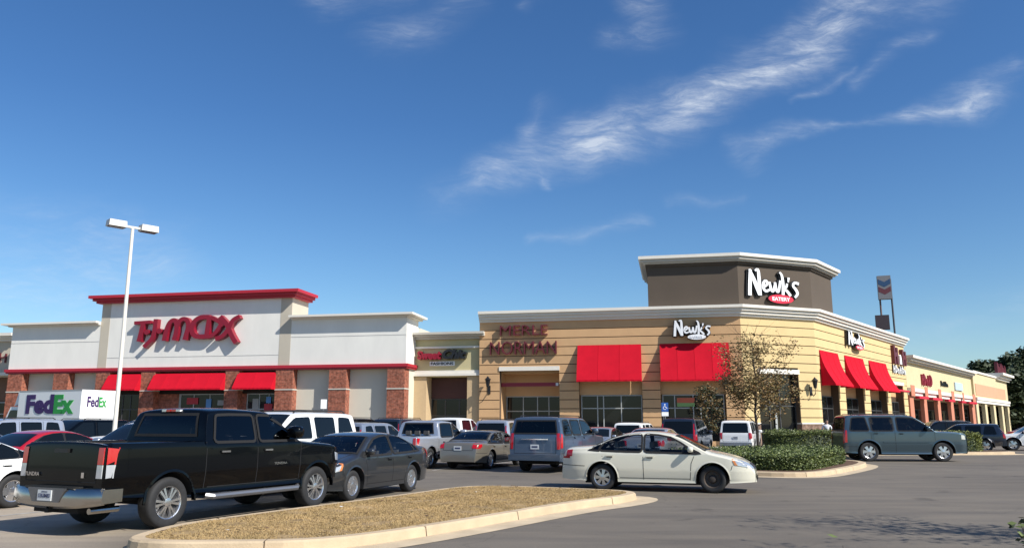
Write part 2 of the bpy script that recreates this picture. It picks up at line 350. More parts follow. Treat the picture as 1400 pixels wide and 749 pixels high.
def courses(mb, f, s0, s1, o0, o1, z0, z1, m, pitch=.63, gap=.058, base=9.0):
    # horizontal courses with real grooves between them; a set-back core behind
    fbox(mb, f, s0+.002, s1-.002, o0, o1-.05, z0, z1, M_GROOVE)
    k = 0; z = base
    while z > z0+.01:
        a, b = max(z-pitch+gap, z0), min(z, z1)
        if b > a+.01: fbox(mb, f, s0, s1, o1-.06, o1, a, b, m)
        z -= pitch
def stroke(mb, pts, w, fn, z0, z1, m, side, n=10):
    # a brush stroke: 2-D polyline pts (optionally with own widths), front at depth z1; fn maps (x, y, depth) to space
    P = [Vector(p[:2]) for p in pts]; ws = [p[2] if len(p) > 2 else w for p in pts]
    for it in range(2):
        Q = [P[0]]; q = [ws[0]]
        for i in range(len(P)-1):
            a, b = P[i], P[i+1]
            if i > 0: Q.append(a*.75+b*.25); q.append(ws[i]*.75+ws[i+1]*.25)
            if i < len(P)-2: Q.append(a*.25+b*.75); q.append(ws[i]*.25+ws[i+1]*.75)
        Q.append(P[-1]); q.append(ws[-1]); P, ws = Q, q
    Lp, Rp = [], []
    for i, p in enumerate(P):
        d = (P[min(i+1, len(P)-1)] - P[max(i-1, 0)])
        d = d.normalized() if d.length > 1e-6 else Vector((1, 0)); u = Vector((-d.y, d.x))*ws[i]*.5
        if i == 0: p = p - d*ws[i]*.2
        if i == len(P)-1: p = p + d*ws[i]*.2
        Lp.append(p+u); Rp.append(p-u)
    g = lambda p, z: fn(p.x, p.y, z)
    for i in range(len(P)-1):
        mb.face([g(Rp[i], z1), g(Rp[i+1], z1), g(Lp[i+1], z1), g(Lp[i], z1)], m)
        mb.face([g(Rp[i], z0), g(Rp[i+1], z0), g(Rp[i+1], z1), g(Rp[i], z1)], side)
        mb.face([g(Lp[i], z1), g(Lp[i+1], z1), g(Lp[i+1], z0), g(Lp[i], z0)], side)
    mb.face([g(Rp[0], z0), g(Rp[0], z1), g(Lp[0], z1), g(Lp[0], z0)], side); mb.face([g(Rp[-1], z1), g(Rp[-1], z0), g(Lp[-1], z0), g(Lp[-1], z1)], side)
def disc(mb, cx, cy, rx, ry, fn, z0, z1, m, side, n=20):
    f = [fn(cx+rx*math.cos(2*math.pi*k/n), cy+ry*math.sin(2*math.pi*k/n), z1) for k in range(n)]; b = [fn(cx+rx*math.cos(2*math.pi*k/n), cy+ry*math.sin(2*math.pi*k/n), z0) for k in range(n)]
    mb.face(f, m)
    for k in range(n): mb.face([b[k], b[(k+1) % n], f[(k+1) % n], f[k]], side)

# ------------------------------------------------------------------ ground
def sheet(name, poly, z, m):
    mb = MB(); mb.face([(x, y, z) for x, y in poly], m); return struct(mb.build(name))
sheet('ground', [(-3000,-200),(3000,-200),(3000,4000),(-3000,4000)], -.02, M_DIRT)
sheet('parking_lot', [(-140,-60),(160,-60),(160,150),(-140,150)], 0, A_ASPH)

C0 = (15.84, 55.0)
FL = Fr(C0, -11.4); FM = Fr(C0, 21.5); C1 = FM.xy(6.42); FR = Fr(C1, 51)
# pavement in front of the shops
mb = MB()
walk_out = [FL.xy(-80, 3.2), (FL.xy(0, 3.0)), (C1[0]+1.4, C1[1]-2.6), FR.xy(95, 2.8)]
walk_in = [FR.xy(95, -1.2), FR.xy(0, -1.2), FL.xy(0, -1.2), FL.xy(-80, -4)]
mb.prism(walk_out+walk_in, 0, .15, M_WALK)
struct(mb.build('sidewalk'))

def smooth_poly(P, it=2):
    for _ in range(it):
        Q = []
        for i in range(len(P)):
            a, b = P[i], P[(i+1) % len(P)]; Q += [(a[0]*.75+b[0]*.25, a[1]*.75+b[1]*.25), (a[0]*.25+b[0]*.75, a[1]*.25+b[1]*.75)]
        P = Q
    return P
def offset_poly(P, d):    # ccw polygon, positive = outwards
    out = []; n = len(P)
    for i in range(n):
        a, p, b = P[i-1], P[i], P[(i+1) % n]
        def nr(a, b):
            l = math.hypot(b[0]-a[0], b[1]-a[1]) or 1e-6; return ((b[1]-a[1])/l, -(b[0]-a[0])/l)
        u, v = nr(a, p), nr(p, b); s_ = (u[0]+v[0], u[1]+v[1]); l2 = max(.5, s_[0]**2+s_[1]**2); out.append((p[0]+2*s_[0]*d/l2, p[1]+2*s_[1]*d/l2))
    return out
def ring(mb, A, B, za, zb, m):
    n = len(A)
    for i in range(n):
        j = (i+1) % n; mb.face([(*A[i], za), (*B[i], zb), (*B[j], zb), (*A[j], za)], m)
def kerb_island(poly, kw, gut, gw_side=None, joints=True):
    inner = poly; mid = offset_poly(inner, kw); mb = MB()
    k1 = offset_poly(inner, kw-.03)
    ring(mb, inner, k1, .15, .15, M_CONC); ring(mb, k1, mid, .15, .125, M_CONC); ring(mb, mid, offset_poly(inner, kw+.02), .125, .0, M_CONC)
    acc = 0
    for i in range(len(inner)):
        j = (i+1) % len(inner); acc += math.hypot(mid[j][0]-mid[i][0], mid[j][1]-mid[i][1])
        if acc > 2.6:
            acc = 0; a_, b_, c_ = inner[i], mid[i], offset_poly(inner, kw+.02)[i]; dx, dy = inner[j][0]-a_[0], inner[j][1]-a_[1]; l = math.hypot(dx, dy) or 1; dx, dy = dx/l*.014, dy/l*.014
            o_ = offset_poly(inner, kw+.026)[i]
            mb.face([(a_[0],a_[1],.153),(b_[0],b_[1],.153),(b_[0]+dx,b_[1]+dy,.153),(a_[0]+dx,a_[1]+dy,.153)], M_GROOVE)
            mb.face([(b_[0],b_[1],.153),(o_[0],o_[1],.01),(o_[0]+dx,o_[1]+dy,.01),(b_[0]+dx,b_[1]+dy,.153)], M_GROOVE)
    struct(mb.build('kerb'))
    if gut:
        mb = MB(); g = []
        for i, p in enumerate(mid):
            w = gut(p); o = offset_poly(inner, kw+.02+w)[i]; g.append(o)
        ring(mb, offset_poly(inner, kw+.01), g, .012, .006, M_CONC2); struct(mb.build('gutter'))

isl = [(-5.05,11.75),(-5.0,11.2),(-4.5,11.0),(-3.6,11.05),(-2.7,11.15),(-1.9,11.9),(-.72,13.6),(1.0,16.3),(2.1,17.5),(2.62,18.4),(2.5,18.95),(1.9,19.3),(.78,19.9),(-.5,20.4),(-1.2,20.1),(-2.2,18.0),(-3.35,15.9),(-4.6,13.6),(-5.0,12.6)]
isl = smooth_poly(isl, 2)
def gutw(p):     # the gutter runs along the driveway side only
    d = (p[0]-.2)*.82 - (p[1]-16.2)*.57
    t = max(0, min(1, (d+.25)/.9)); return .05 + .42*t
kerb_island(isl, .2, gutw)
mb = MB(); mb.face([(x, y, .145) for x, y in isl], M_SOIL); struct(mb.build('turf_base'))
def inside(P, x, y):
    c = False; n = len(P)
    for i in range(n):
        a, b = P[i], P[i-1]
        if (a[1] > y) != (b[1] > y) and x < (b[0]-a[0])*(y-a[1])/(b[1]-a[1])+a[0]: c = not c
    return c
mb = MB(); rnd = random.Random(3); k_ = mb.mi(M_GRASS); cnt = 0
while cnt < 110000:
    x = rnd.uniform(-5.5, 2.7); y = rnd.uniform(10.9, 20.5)
    if not inside(isl, x, y): continue
    if math.sin(x*4.3+1.3*math.sin(y*2.1))*math.sin(y*3.7+1.7*math.sin(x*1.9)) > .62 and rnd.random() < .8: cnt += 1; continue
    a = rnd.uniform(0, 6.28); h = rnd.uniform(.004, .024)*(1.6 if math.sin(x*3.1)*math.sin(y*2.7+x) > .5 else 1); w = rnd.uniform(.003, .008); l = rnd.uniform(.0, .03); b = rnd.uniform(0, 6.28)
    i = len(mb.v); mb.v += [(x-w*math.cos(a), y-w*math.sin(a), .145), (x+w*math.cos(a), y+w*math.sin(a), .145), (x+l*math.cos(b), y+l*math.sin(b), .145+h)]
    mb.f.append((i, i+1, i+2)); mb.m.append(k_); cnt += 1
o = mb.build('dormant_grass'); o['kind'] = 'stuff'; tag(o, 'dry straw coloured grass on the kerbed island beside the black pickup', 'grass')
# fallen leaves
mb = MB()
for i in range(520):
    x = rnd.uniform(-5.3, 2.6); y = rnd.uniform(11, 20.4)
    if not inside(isl, x, y): continue
    a = rnd.uniform(0, 6.28); r = rnd.uniform(.02, .05)
    mb.face([(x+r*math.cos(a+q*1.57), y+r*math.sin(a+q*1.57)*.6, .17+rnd.uniform(0, .02)) for q in range(4)], rnd.choice([M_LEAFO, M_MULCH, M_PLATE if rnd.random() < .06 else M_LEAFO]))
o = mb.build('fallen_leaves'); o['kind'] = 'stuff'; tag(o, 'scattered fallen leaves on the dry grass island', 'leaves')

isl2 = smooth_poly([(3.6,29.6),(7.2,27.3),(8.6,26.2),(9.6,26.3),(11.3,28.6),(13.4,31.7),(14.4,34.0),(13.9,36.5),(12.0,42.5),(9.5,41.5),(6,34),(3.4,31)], 2)
kerb_island(isl2, .28, lambda p: .42 if p[0] > 6 and p[1] < 36 else .03)
mb = MB(); mb.face([(x, y, .145) for x, y in isl2], M_MULCH); struct(mb.build('planting_bed'))
isl3 = smooth_poly([(17.6,44.3),(27.3,45.0),(28.0,46.0),(27.0,48.0),(18.5,48.4),(17.2,46)], 2)
kerb_island(isl3, .3, lambda p: .5 if p[1] < 47 else .03)
mb = MB(); mb.face([(x, y, .145) for x, y in isl3], M_MULCH); struct(mb.build('planting_bed'))
isl4 = smooth_poly([(13.6,40.0),(17.5,39.8),(18.3,43.5),(14.0,43.9)], 2)
kerb_island(isl4, .2, None)
mb = MB(); mb.face([(x, y, .145) for x, y in isl4], M_MULCH); struct(mb.build('planting_bed'))
# parking stall lines (worn white), heading 67 degrees
M_LINE = mat('line_paint', (.5, .49, .46), .8, c2=(.16, .155, .15), vscale=3)
hx, hy = math.cos(R(67)), math.sin(R(67)); pxx, pyy = hy, -hx
mb = MB()
for k in range(-7, 1):
    cx, cy = -2.35+pxx*2.75*k, 17.6+pyy*2.75*k
    if k > -1: continue
    for a, b in ((-5.4, 5.4),):
        P = [(cx+hx*a-pxx*.05, cy+hy*a-pyy*.05), (cx+hx*a+pxx*.05, cy+hy*a+pyy*.05), (cx+hx*b+pxx*.05, cy+hy*b+pyy*.05), (cx+hx*b-pxx*.05, cy+hy*b-pyy*.05)]
        mb.face([(x, y, .004) for x, y in P], M_LINE)
for k in range(-5, 5):
    cx, cy = -1.9+pxx*2.75*k, 32.2+pyy*2.75*k
    P = [(cx+hx*a+pxx*q, cy+hy*a+pyy*q) for a, q in ((-2.6,-.05),(-2.6,.05),(8,.05),(8,-.05))]
    mb.face([(x, y, .004) for x, y in P], M_LINE)
struct(mb.build('parking_lines'))

# ------------------------------------------------------------------ buildings
def window(parent, org, f, s0, s1, z0, z1, o, cols, rows, fm=None, fw=.07):
    fm = fm or M_FRAME
    mb = MB(); fbox(mb, f, s0, s0+fw, o-.08, o, z0, z1, fm); fbox(mb, f, s1-fw, s1, o-.08, o, z0, z1, fm); fbox(mb, f, s0+fw, s1-fw, o-.08, o, z0, z0+fw, fm); fbox(mb, f, s0+fw, s1-fw, o-.08, o, z1-fw, z1, fm)
    for c in cols: fbox(mb, f, s0+(s1-s0)*c-fw/2, s0+(s1-s0)*c+fw/2, o-.077, o-.003, z0+fw, z1-fw, fm)
    for r in rows: fbox(mb, f, s0+fw, s1-fw, o-.074, o-.006, r-fw/2, r+fw/2, fm)
    fr = mb.build('window', parent, org)
    mb = MB(); fbox(mb, f, s0+.01, s1-.01, o-.10, o-.05, z0+.01, z1-.01, M_GLASS); g = mb.build('pane', fr, (0, 0, 0)); g.data.transform(Matrix.Translation(-Vector(org)))
    return fr
def awning(parent, org, f, s0, s1, z1, z0, p, curved=0, valance=.12, mm=None):
    mm = mm or M_AWN; mb = MB(); prof = []
    for i in range(7):
        t = i/6; prof.append((.03 + p*(t + curved*math.sin(math.pi*t)*-.18), z1 + (z0-z1)*t + curved*0))
    n = 36; rows = []
    for o, z in prof + [(p+.03, z0-valance), (p-.0, z0-valance)]:
        rows.append([f(s0+(s1-s0)*j/n, o - .022*abs(math.sin(j*math.pi*max(2, int((s1-s0)/1.15))/n))*math.sin(math.pi*min(1, max(0, (o-.03)/p))) - .01*math.sin(j*1.7)*(z < z0), z) for j in range(n+1)])
    mb.grid(rows, mm, flip=True)
    rows = [[f(s0+(s1-s0)*j/n, o-.03, z-.03) for j in range(n+1)] for o, z in prof]; mb.grid(rows, mm)
    nr_ = max(2, int((s1-s0)/1.15))
    for k in range(1, nr_):
        sk = s0+(s1-s0)*k/nr_; mb.tube([f(sk, o+.004, z+.004) for o, z in prof], .011, mm, 5)
    for sg in (s0, s1):
        P = [f(sg, o, z) for o, z in prof] + [f(sg, p+.03, z0-valance), f(sg, .03, z0-valance)]; mb.face(P, mm)
    return mb.build('awning', parent, org)
def lantern(parent, org, f, s, z):
    mb = MB(); fbox(mb, f, s-.1, s+.1, 0, .05, z-1.1, z-.5, M_SIGNBLK)
    mb.tube([f(s, .03, z-.9), f(s, .25, z-1.15), f(s, .45, z-1.0), f(s, .47, z-.6)], .035, M_SIGNBLK, 6)
    P = lambda r, zz: [f(s+r*math.cos(q*math.pi/3), .47+r*math.sin(q*math.pi/3), zz) for q in range(7)]
    mb.grid([P(.10, z-.62), P(.19, z-.12), P(.26, z-.1), P(.1, z+.06), P(.02, z+.16)], M_SIGNBLK)
    return mb.build('wall_lantern', parent, org)

# ---- corner restaurant building
org = (*C0, 0)
B1 = thing('corner_building', 'tan banded corner store building with brown rooftop tower and big red awnings', 'building', org)
mb = MB()
PL = FL.xy(-18.6)
core = [FL.xy(-18.55,-.7), FL.xy(-17.1,-.7), FL.xy(-17.1,-2.7), FL.xy(-12.7,-2.7), FL.xy(-12.7,-.7), FL.xy(0,-.7), (C1[0]-.25, C1[1]+.62), FR.xy(25.5,-.7), FR.xy(25.5,-18), FL.xy(-18.55,-26)]
mb.prism(core, 0, 9.1, M_STUCCO, M_TRIMG)
mb.build('back_wall', B1, org)
mb = MB()
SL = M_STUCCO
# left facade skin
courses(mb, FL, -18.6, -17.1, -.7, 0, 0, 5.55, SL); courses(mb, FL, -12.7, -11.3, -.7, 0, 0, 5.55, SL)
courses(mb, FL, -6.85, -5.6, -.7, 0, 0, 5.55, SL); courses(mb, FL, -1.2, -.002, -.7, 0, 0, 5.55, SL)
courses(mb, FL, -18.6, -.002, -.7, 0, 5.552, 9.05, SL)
# recessed lower walls
for a, b in ((-11.3,-6.85),(-5.6,-1.2)): fbox(mb, FL, a, b, -.7, -.38, 3.7, 5.5, SL); fbox(mb, FL, a, b, -.7, -.38, 0, .5, SL)
fbox(mb, FL, -17.098, -12.702, -2.69, -.702, 5.3, 5.55, SL); fbox(mb, FL, -17.098, -12.702, -2.69, -2.3, 3.7, 5.298, SL)
mb.build('left_wall', B1, org)
mb = MB()
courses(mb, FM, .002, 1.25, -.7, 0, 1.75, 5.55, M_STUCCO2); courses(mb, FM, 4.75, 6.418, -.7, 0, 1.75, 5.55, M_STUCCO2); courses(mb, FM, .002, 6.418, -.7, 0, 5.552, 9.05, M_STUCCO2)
fbox(mb, FM, .002, 1.25, -.7, .03, 0, 1.65, M_BRICKT); fbox(mb, FM, 4.75, 6.418, -.7, .03, 0, 1.65, M_BRICKT)
fbox(mb, FM, .002, 1.25, -.7, .07, 1.652, 1.748, M_TRIM); fbox(mb, FM, 4.75, 6.418, -.7, .07, 1.652, 1.748, M_TRIM)
fbox(mb, FM, 1.2, 4.8, -.6, .08, 5.1, 5.42, M_TRIM)
mb.build('corner_wall', B1, org)
mb = MB()
RP = [(.002,.6),(4.75,6.35),(11.2,12.95),(18.2,19.5),(24.1,25.6)]
for a, b in RP:
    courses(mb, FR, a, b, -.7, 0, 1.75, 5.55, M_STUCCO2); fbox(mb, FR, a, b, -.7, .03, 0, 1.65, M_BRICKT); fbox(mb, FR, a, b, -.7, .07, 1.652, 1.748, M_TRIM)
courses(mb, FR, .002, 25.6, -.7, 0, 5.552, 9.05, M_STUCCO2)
fbox(mb, FR, 19.4, 24.2, -.6, .1, 5.2, 5.5, M_TRIM)
mb.build('right_wall', B1, org)
mb = MB()
path = [FL.xy(-18.6), C0, C1, FR.xy(25.6)]
for o, z0, z1 in ((.14,9.0,9.17),(.3,9.172,9.38),(.44,9.382,9.58),(.6,9.582,9.78)):
    sweep(mb, path, [(-.5,z0),(o,z0),(o,z1),(-.5,z1)], M_TRIM)
mb.build('cornice', B1, org)
# tower
mb = MB()
tw = [FL.xy(-6.25), C0, C1, FR.xy(4.7), FR.xy(4.7,-7), FL.xy(-6.25,-9)]
mb.prism([(x, y) for x, y in tw], 9.5, 13.1, M_TAUPE); T1 = mb.build('tower', B1, org)
mb = MB()
for o, z0, z1, mm in ((.12,12.7,12.88,M_TAUPE),(.3,12.882,13.0,M_TRIMG),(.45,13.002,13.2,M_TRIMG),(.6,13.202,13.42,M_TRIM)):
    sweep(mb, [FL.xy(-6.25,-8)]+tw[:4]+[FR.xy(4.7,-6.5)], [(-.3,z0),(o,z0),(o,z1),(-.3,z1)], mm)
c_ = mb.build('cornice', T1, (0,0,0)); c_.data.transform(Matrix.Translation(-Vector(org)))
# glazing
window(B1, org, FL, -11.2, -6.9, .5, 3.68, -.42, [.27,.37,.66], [2.75]); window(B1, org, FL, -5.5, -1.3, .2, 3.68, -.42, [.2,.5,.62], [2.75])
window(B1, org, FL, -17.05, -12.75, .2, 3.7, -2.3, [.3,.55,.75], [2.6])
window(B1, org, FM, 1.25, 4.75, .15, 5.1, -.45, [.35,.6], [2.9], M_FRAMED); 
mb = MB(); fbox(mb, FM, 2.85, 3.02, -.44, -.40, .2, 2.4, M_FRAME); fbox(mb, FM, 2.1, 4.6, -.44, -.40, 1.0, 1.06, M_FRAME); mb.build('door', B1, org)
for a, b in ((.6,4.75),(6.35,11.2),(12.95,18.2),(19.5,24.1)): window(B1, org, FR, a+.05, b-.05, .6, 3.7, -.5, [.33,.66], [2.8], M_FRAMED)
mb = MB(); fbox(mb, FL, -17.1, -12.7, -.72, -.66, 4.35, 4.62, M_SIGNRED); fbox(mb, FL, -13.05, -12.85, -.66, -.6, 4.38, 4.58, M_SIGNWHT); mb.build('sign_band', B1, org)
mb = MB(); fbox(mb, FL, -17.12, -12.68, -.1, .06, 5.45, 5.75, M_TRIM); mb.build('lintel', B1, org)
awning(B1, org, FL, -11.35, -6.85, 7.2, 4.68, 1.05); awning(B1, org, FL, -5.55, -.85, 7.2, 4.65, 1.05)
for a, b in ((.75,5.0),(6.6,11.6),(13.2,18.6)): awning(B1, org, FR, a, b, 6.95, 4.5, 1.0, curved=1)
mb = MB(); fbox(mb, FR, 19.9, 24.3, 0, .5, 4.6, 4.75, M_SIGNRED2); mb.build('canopy', B1, org)
lantern(B1, org, FL, -17.85, 4.9); lantern(B1, org, FM, 5.75, 4.75)

NEWKS = [  # brush letters, y up, overall about 8 wide x 4 high
 [(.35,.2,.5),(.45,1.8,.5),(.6,3.6,.42)], [(.5,3.7,.3),(1.1,2.2,.6),(1.75,.35,.5)], [(1.8,.3,.5),(1.8,2.2,.5),(1.75,3.95,.4),(1.3,3.6,.25)],
 [(2.3,1.35,.3),(2.95,1.75,.35),(2.9,2.3,.35),(2.45,2.2,.38),(2.25,1.4,.4),(2.6,.75,.38),(3.2,1.05,.3)],
 [(3.25,2.1,.35),(3.45,1.0,.4),(3.75,.8,.35),(4.1,2.0,.35)], [(4.05,2.1,.35),(4.2,.9,.4),(4.55,.85,.35),(4.85,2.4,.33)],
 [(5.15,.5,.42),(5.25,2.0,.45),(5.15,3.3,.35),(4.85,3.6,.25)], [(5.3,1.3,.3),(5.75,1.7,.35),(5.8,2.05,.3)], [(5.35,1.35,.3),(5.8,1.0,.4),(6.2,.45,.4)],
 [(6.1,2.9,.35),(6.0,2.35,.2)],
 [(7.5,2.2,.4),(6.9,2.35,.35),(6.6,1.85,.35),(7.1,1.35,.42),(7.35,.75,.4),(6.9,.25,.3)]]
def script_sign(parent, org, f, s0, s1, z0, z1, depth, face=None, txt='EATERY', backcol=None, badge=(2.9,6.6), name='sign'):
    sc = (s1-s0)/8.; sz = (z1-z0)/5.
    fn = lambda x, y, d: f(s0+x*sc, d, z0+(y+.9)*sz)
    mb = MB()
    for i, st in enumerate(NEWKS): stroke(mb, [(x-.03, y-.03, w+.28) for x, y, w in st], .4, fn, .0, depth*.8+.003*i, M_SIGNBLK, M_SIGNBLK)
    for i, st in enumerate(NEWKS): stroke(mb, st, .4, fn, depth*.8+.05, depth+.06+.003*i, face or M_SIGNWHT, M_SIGNBLK)
    root = mb.build(name, parent, org)
    mb = MB(); cx = sum(badge)/2; rx = (badge[1]-badge[0])/2
    disc(mb, cx, -.15, rx, .62, fn, 0, depth+.12, backcol or M_SIGNRED2, M_SIGNBLK); e = mb.build('badge', root, (0,0,0)); e.data.transform(Matrix.Translation(-Vector(org)))
    if txt:
        g = lambda a, c, b: f(s0+a*sc, c, z0+(b+.9)*sz)
        text_mesh(txt, rx*1.4, .52, .02, M_SIGNWHT, g, cx-rx*.7, -.42, depth+.122, 'lettering', root, org, bold=.03)
    return root
script_sign(B1, org, FM, .55, 5.35, 9.98, 12.55, .18)
script_sign(B1, org, FL, -4.6, -1.9, 7.35, 8.85, .5, txt='EATERY', backcol=M_SIGNWHT)
# the street side repeat, seen at a slant
script_sign(B1, org, FR, 7.0, 11.6, 7.5, 9.0, .25)
def letters(txt, w, h, d, m, f, s, z, o, parent, org, side=None, bold=.02): return text_mesh(txt, w, h, d, m, f, s, z, o, 'lettering', parent, org, bold=bold, side=side)
sg = letters('MERLE', 3.5, .72, .3, M_PINK, FL, -17.0, 8.0, .02, B1, org, side=M_MAROON, bold=-.012); sg.name = 'sign'
sg = letters('NORMAN', 4.9, .95, .3, M_PINK, FL, -17.75, 6.6, .02, B1, org, side=M_MAROON, bold=-.012); sg.name = 'sign'
# illegible letters on the street side: bars and loops only
def glyphs(parent, org, f, s0, s1, z0, z1, m, seed, side=None, depth=.15, n=4, w=.12):
    r = random.Random(seed); mb = MB(); fn = lambda x, y, d: f(x, d, y); dx = (s1-s0)/n; H = z1-z0
    for i in range(n):
        a = s0+dx*(i+.18); b = s0+dx*(i+.82); k = (i+seed) % 3
        stroke(mb, [(a, z0), (a, z0+H*(1 if k else .6))], w, fn, 0, depth+.003*i, m, side or m)
        if k == 0: stroke(mb, [(a, z0+H*.5), ((a+b)/2, z0+H*.62), (b, z0+H*.4), (b, z0)], w, fn, 0, depth-.01-.003*i, m, side or m)
        elif k == 1: stroke(mb, [(a, z0+H*.5), (b, z0+H*.55)], w*.8, fn, 0, depth-.01-.003*i, m, side or m); stroke(mb, [(b, z0), (b, z0+H*.9)], w, fn, 0, depth-.02-.003*i, m, side or m)
        else: stroke(mb, [(a, z0+H), (b, z0+H*.8), (b, z0+H*.3), (a, z0+H*.08)], w, fn, 0, depth-.01-.003*i, m, side or m)
    return mb.build('sign', parent, org)
g_ = glyphs(B1, org, FR, 20.7, 22.3, 7.2, 8.7, M_MAROON, 1, n=1, w=.5, depth=.3)
glyphs(B1, org, FR, 22.7, 23.3, 7.2, 8.4, M_SIGNWHT, 0, n=1, w=.3, depth=.3); glyphs(B1, org, FR, 23.7, 25.2, 7.2, 8.5, M_MAROON, 1, n=1, w=.5, depth=.3)
glyphs(B1, org, FR, 20.6, 25.2, 6.3, 6.95, M_SIGNWHT, 4, n=6, w=.16, side=M_SIGNBLK)
# window notices
mb = MB(); fbox(mb, FL, -3.2, -2.0, -.40, -.38, 2.9, 3.5, M_SIGNBLK); nt_ = mb.build('window_sign', B1, org)
letters('Open', .8, .3, .01, M_SIGNWHT, FL, -3.0, 3.1, -.378, nt_, org)
mb = MB(); fbox(mb, FL, -4.5, -3.3, -.40, -.38, 2.85, 3.1, mat('notice_green', (.2,.35,.12))); fbox(mb, FL, -4.5, -3.3, -.40, -.38, 3.103, 3.45, mat('notice_orange', (.5,.12,.06))); mb.build('window_sign', B1, org)

# ---- accessory shop between
FS = FrK(C0, -11.4, -.35, .9607); org = FS(-21.5, 0, 0)
B2 = thing('narrow_shop', 'narrow cream shop front with red and black sign between white store and tan corner building', 'building', org)
mb = MB()
mb.prism([FS.xy(-24.9,-1.6), FS.xy(-18.75,-1.6), FS.xy(-18.75,-20), FS.xy(-24.9,-20)], 0, 8.2, M_STRIP)
fbox(mb, FS, -24.9, -18.75, -1.6, 0, 5.25, 8.3, M_OLIVE); mb.build('upper_wall', B2, org)
for a, b in ((-24.9,-23.45),(-20.2,-18.75)):
    mb = MB(); fbox(mb, FS, a, b, -1.6, .05, 0, 5.248, M_TANP); mb.build('lower_wall', B2, org)
mb = MB()
for o, z0, z1 in ((.85,8.45,8.62),(.6,8.3,8.448),(.3,8.12,8.298),(.16,7.42,7.58),(.22,5.3,5.5),(.14,5.5,5.72)): fbox(mb, FS, -24.9, -18.75, -.4, o, z0, z1+(-.002 if o == .22 else 0), M_TRIM if z1 < 8 or o == .55 else M_TRIMG)
mb.build('cornice', B2, org)
window(B2, org, FS, -23.45, -20.2, 0, 3.6, -1.3, [.35,.7], [2.3], M_FRAMED)
mb = MB(); fbox(mb, FS, -23.45, -20.2, -1.5, -1.2, 3.62, 5.2, mat('recess_maroon', (.07, .025, .02))); mb.build('recess_panel', B2, org)
sg = text_mesh('Sweet', 1.85, .68, .45, M_SIGNRED, FS, -24.1, 6.55, .02, 'sign', B2, org, bold=.05)
sg = text_mesh('Chic', 1.95, .76, .45, M_SIGNBLK, FS, -22.1, 6.57, .02, 'sign', B2, org, bold=.05, shear=.3)
mb = MB(); fbox(mb, FS, -23.2, -21.2, 0, .12, 6.08, 6.42, M_SIGNWHT); pl = mb.build('sign', B2, org); letters('FASHIONS', 1.8, .22, .03, M_SIGNBLK, FS, -23.1, 6.14, .122, pl, org, bold=.02)

# ---- big white store
FT = FrK(C0, -11.4, 1.8, .9685); org = FT(-41.5, 0, 0)
B3 = thing('department_store', 'big white stucco store with red cornice, brick piers and large red sign', 'building', org)
mb = MB()
mb.prism([FT.xy(-58.85,-.9), FT.xy(-24.3,-.9), FT.xy(-24.3,-35), FT.xy(-58.85,-35)], 0, 8.9, M_PANEL); mb.build('back_wall', B3, org)
mb = MB(); fbox(mb, FT, -58.9, -50.502, -2.7, 0, 5.9, 9.7, M_WHITE); mb.build('left_wing', B3, org)
mb = MB(); fbox(mb, FT, -33.648, -24.25, -2.7, 0, 5.9, 9.75, M_WHITE); mb.build('right_wing', B3, org)
mb = MB(); fbox(mb, FT, -49.698, -34.602, -2.7, 0, 5.9, 11.5, M_WHITE); fbox(mb, FT, -50.5, -49.7, -2.7, .012, 5.9, 11.5, M_STRIP); fbox(mb, FT, -34.6, -33.65, -2.7, .012, 5.9, 11.5, M_STRIP)
tt = mb.build('raised_front', B3, org)
mb = MB()
for o, z0, z1 in ((.35,11.35,11.52),(.55,11.522,11.72),(.78,11.722,11.95)): sweep(mb, [FT.xy(-50.5,-2.7), FT.xy(-50.5), FT.xy(-33.65), FT.xy(-33.65,-2.7)], [(-.3,FT.z(z0)),(o,FT.z(z0)),(o,FT.z(z1)),(-.3,FT.z(z1))], M_RED)
c_ = mb.build('cornice', tt, (0,0,0)); c_.data.transform(Matrix.Translation(-Vector(org)))
for pth in ([FT.xy(-58.9,-3), FT.xy(-58.9), FT.xy(-50.52)], [FT.xy(-33.63), FT.xy(-24.25), FT.xy(-24.25,-3)]):
    mb = MB()
    for o, z0, z1 in ((.25,9.62,9.74),(.62,9.742,9.9)): sweep(mb, pth, [(-.3,FT.z(z0)),(o,FT.z(z0)),(o,FT.z(z1)),(-.3,FT.z(z1))], M_TRIM)
    mb.build('wing_cornice', B3, org)
M_JOINT = mat('control_joint', (.42,.41,.39), .9)
for a, b, zz in ((-58.88,-50.52,8.25),(-33.63,-24.27,8.25),(-49.68,-34.62,6.9)):
    mb = MB(); fbox(mb, FT, a, b, .002, .012, zz, zz+.035, M_JOINT); mb.build('wall_joint', B3, org)
mb = MB()
for o, z0, z1 in ((.12,5.76,5.88),(.2,5.882,6.1)): sweep(mb, [FT.xy(-58.9,-3), FT.xy(-58.9), FT.xy(-24.25), FT.xy(-24.25,-3)], [(-.3,FT.z(z0)),(o,FT.z(z0)),(o,FT.z(z1)),(-.3,FT.z(z1))], M_RED)
mb.build('red_band', B3, org)
mb = MB(); fbox(mb, FT, -58.9, -24.25, .0, .05, 8.55, 8.6, M_TRIM) if 0 else None
TPIL = [(-58.75,-57.35),(-54.4,-53.0),(-50.45,-49.2),(-46.35,-45.1),(-38.95,-37.8),(-34.7,-33.25),(-30.3,-28.9),(-25.65,-24.3)]
for a, b in TPIL:
    mb = MB(); fbox(mb, FT, a, b, -.898, .1, 0, 4.2, M_BRICK); fbox(mb, FT, a, b, -.898, .1, 4.302, 5.757, M_BRICK); fbox(mb, FT, a-.03, b+.03, -.898, .14, 4.202, 4.3, M_TRIMG); mb.build('brick_pier', B3, org)
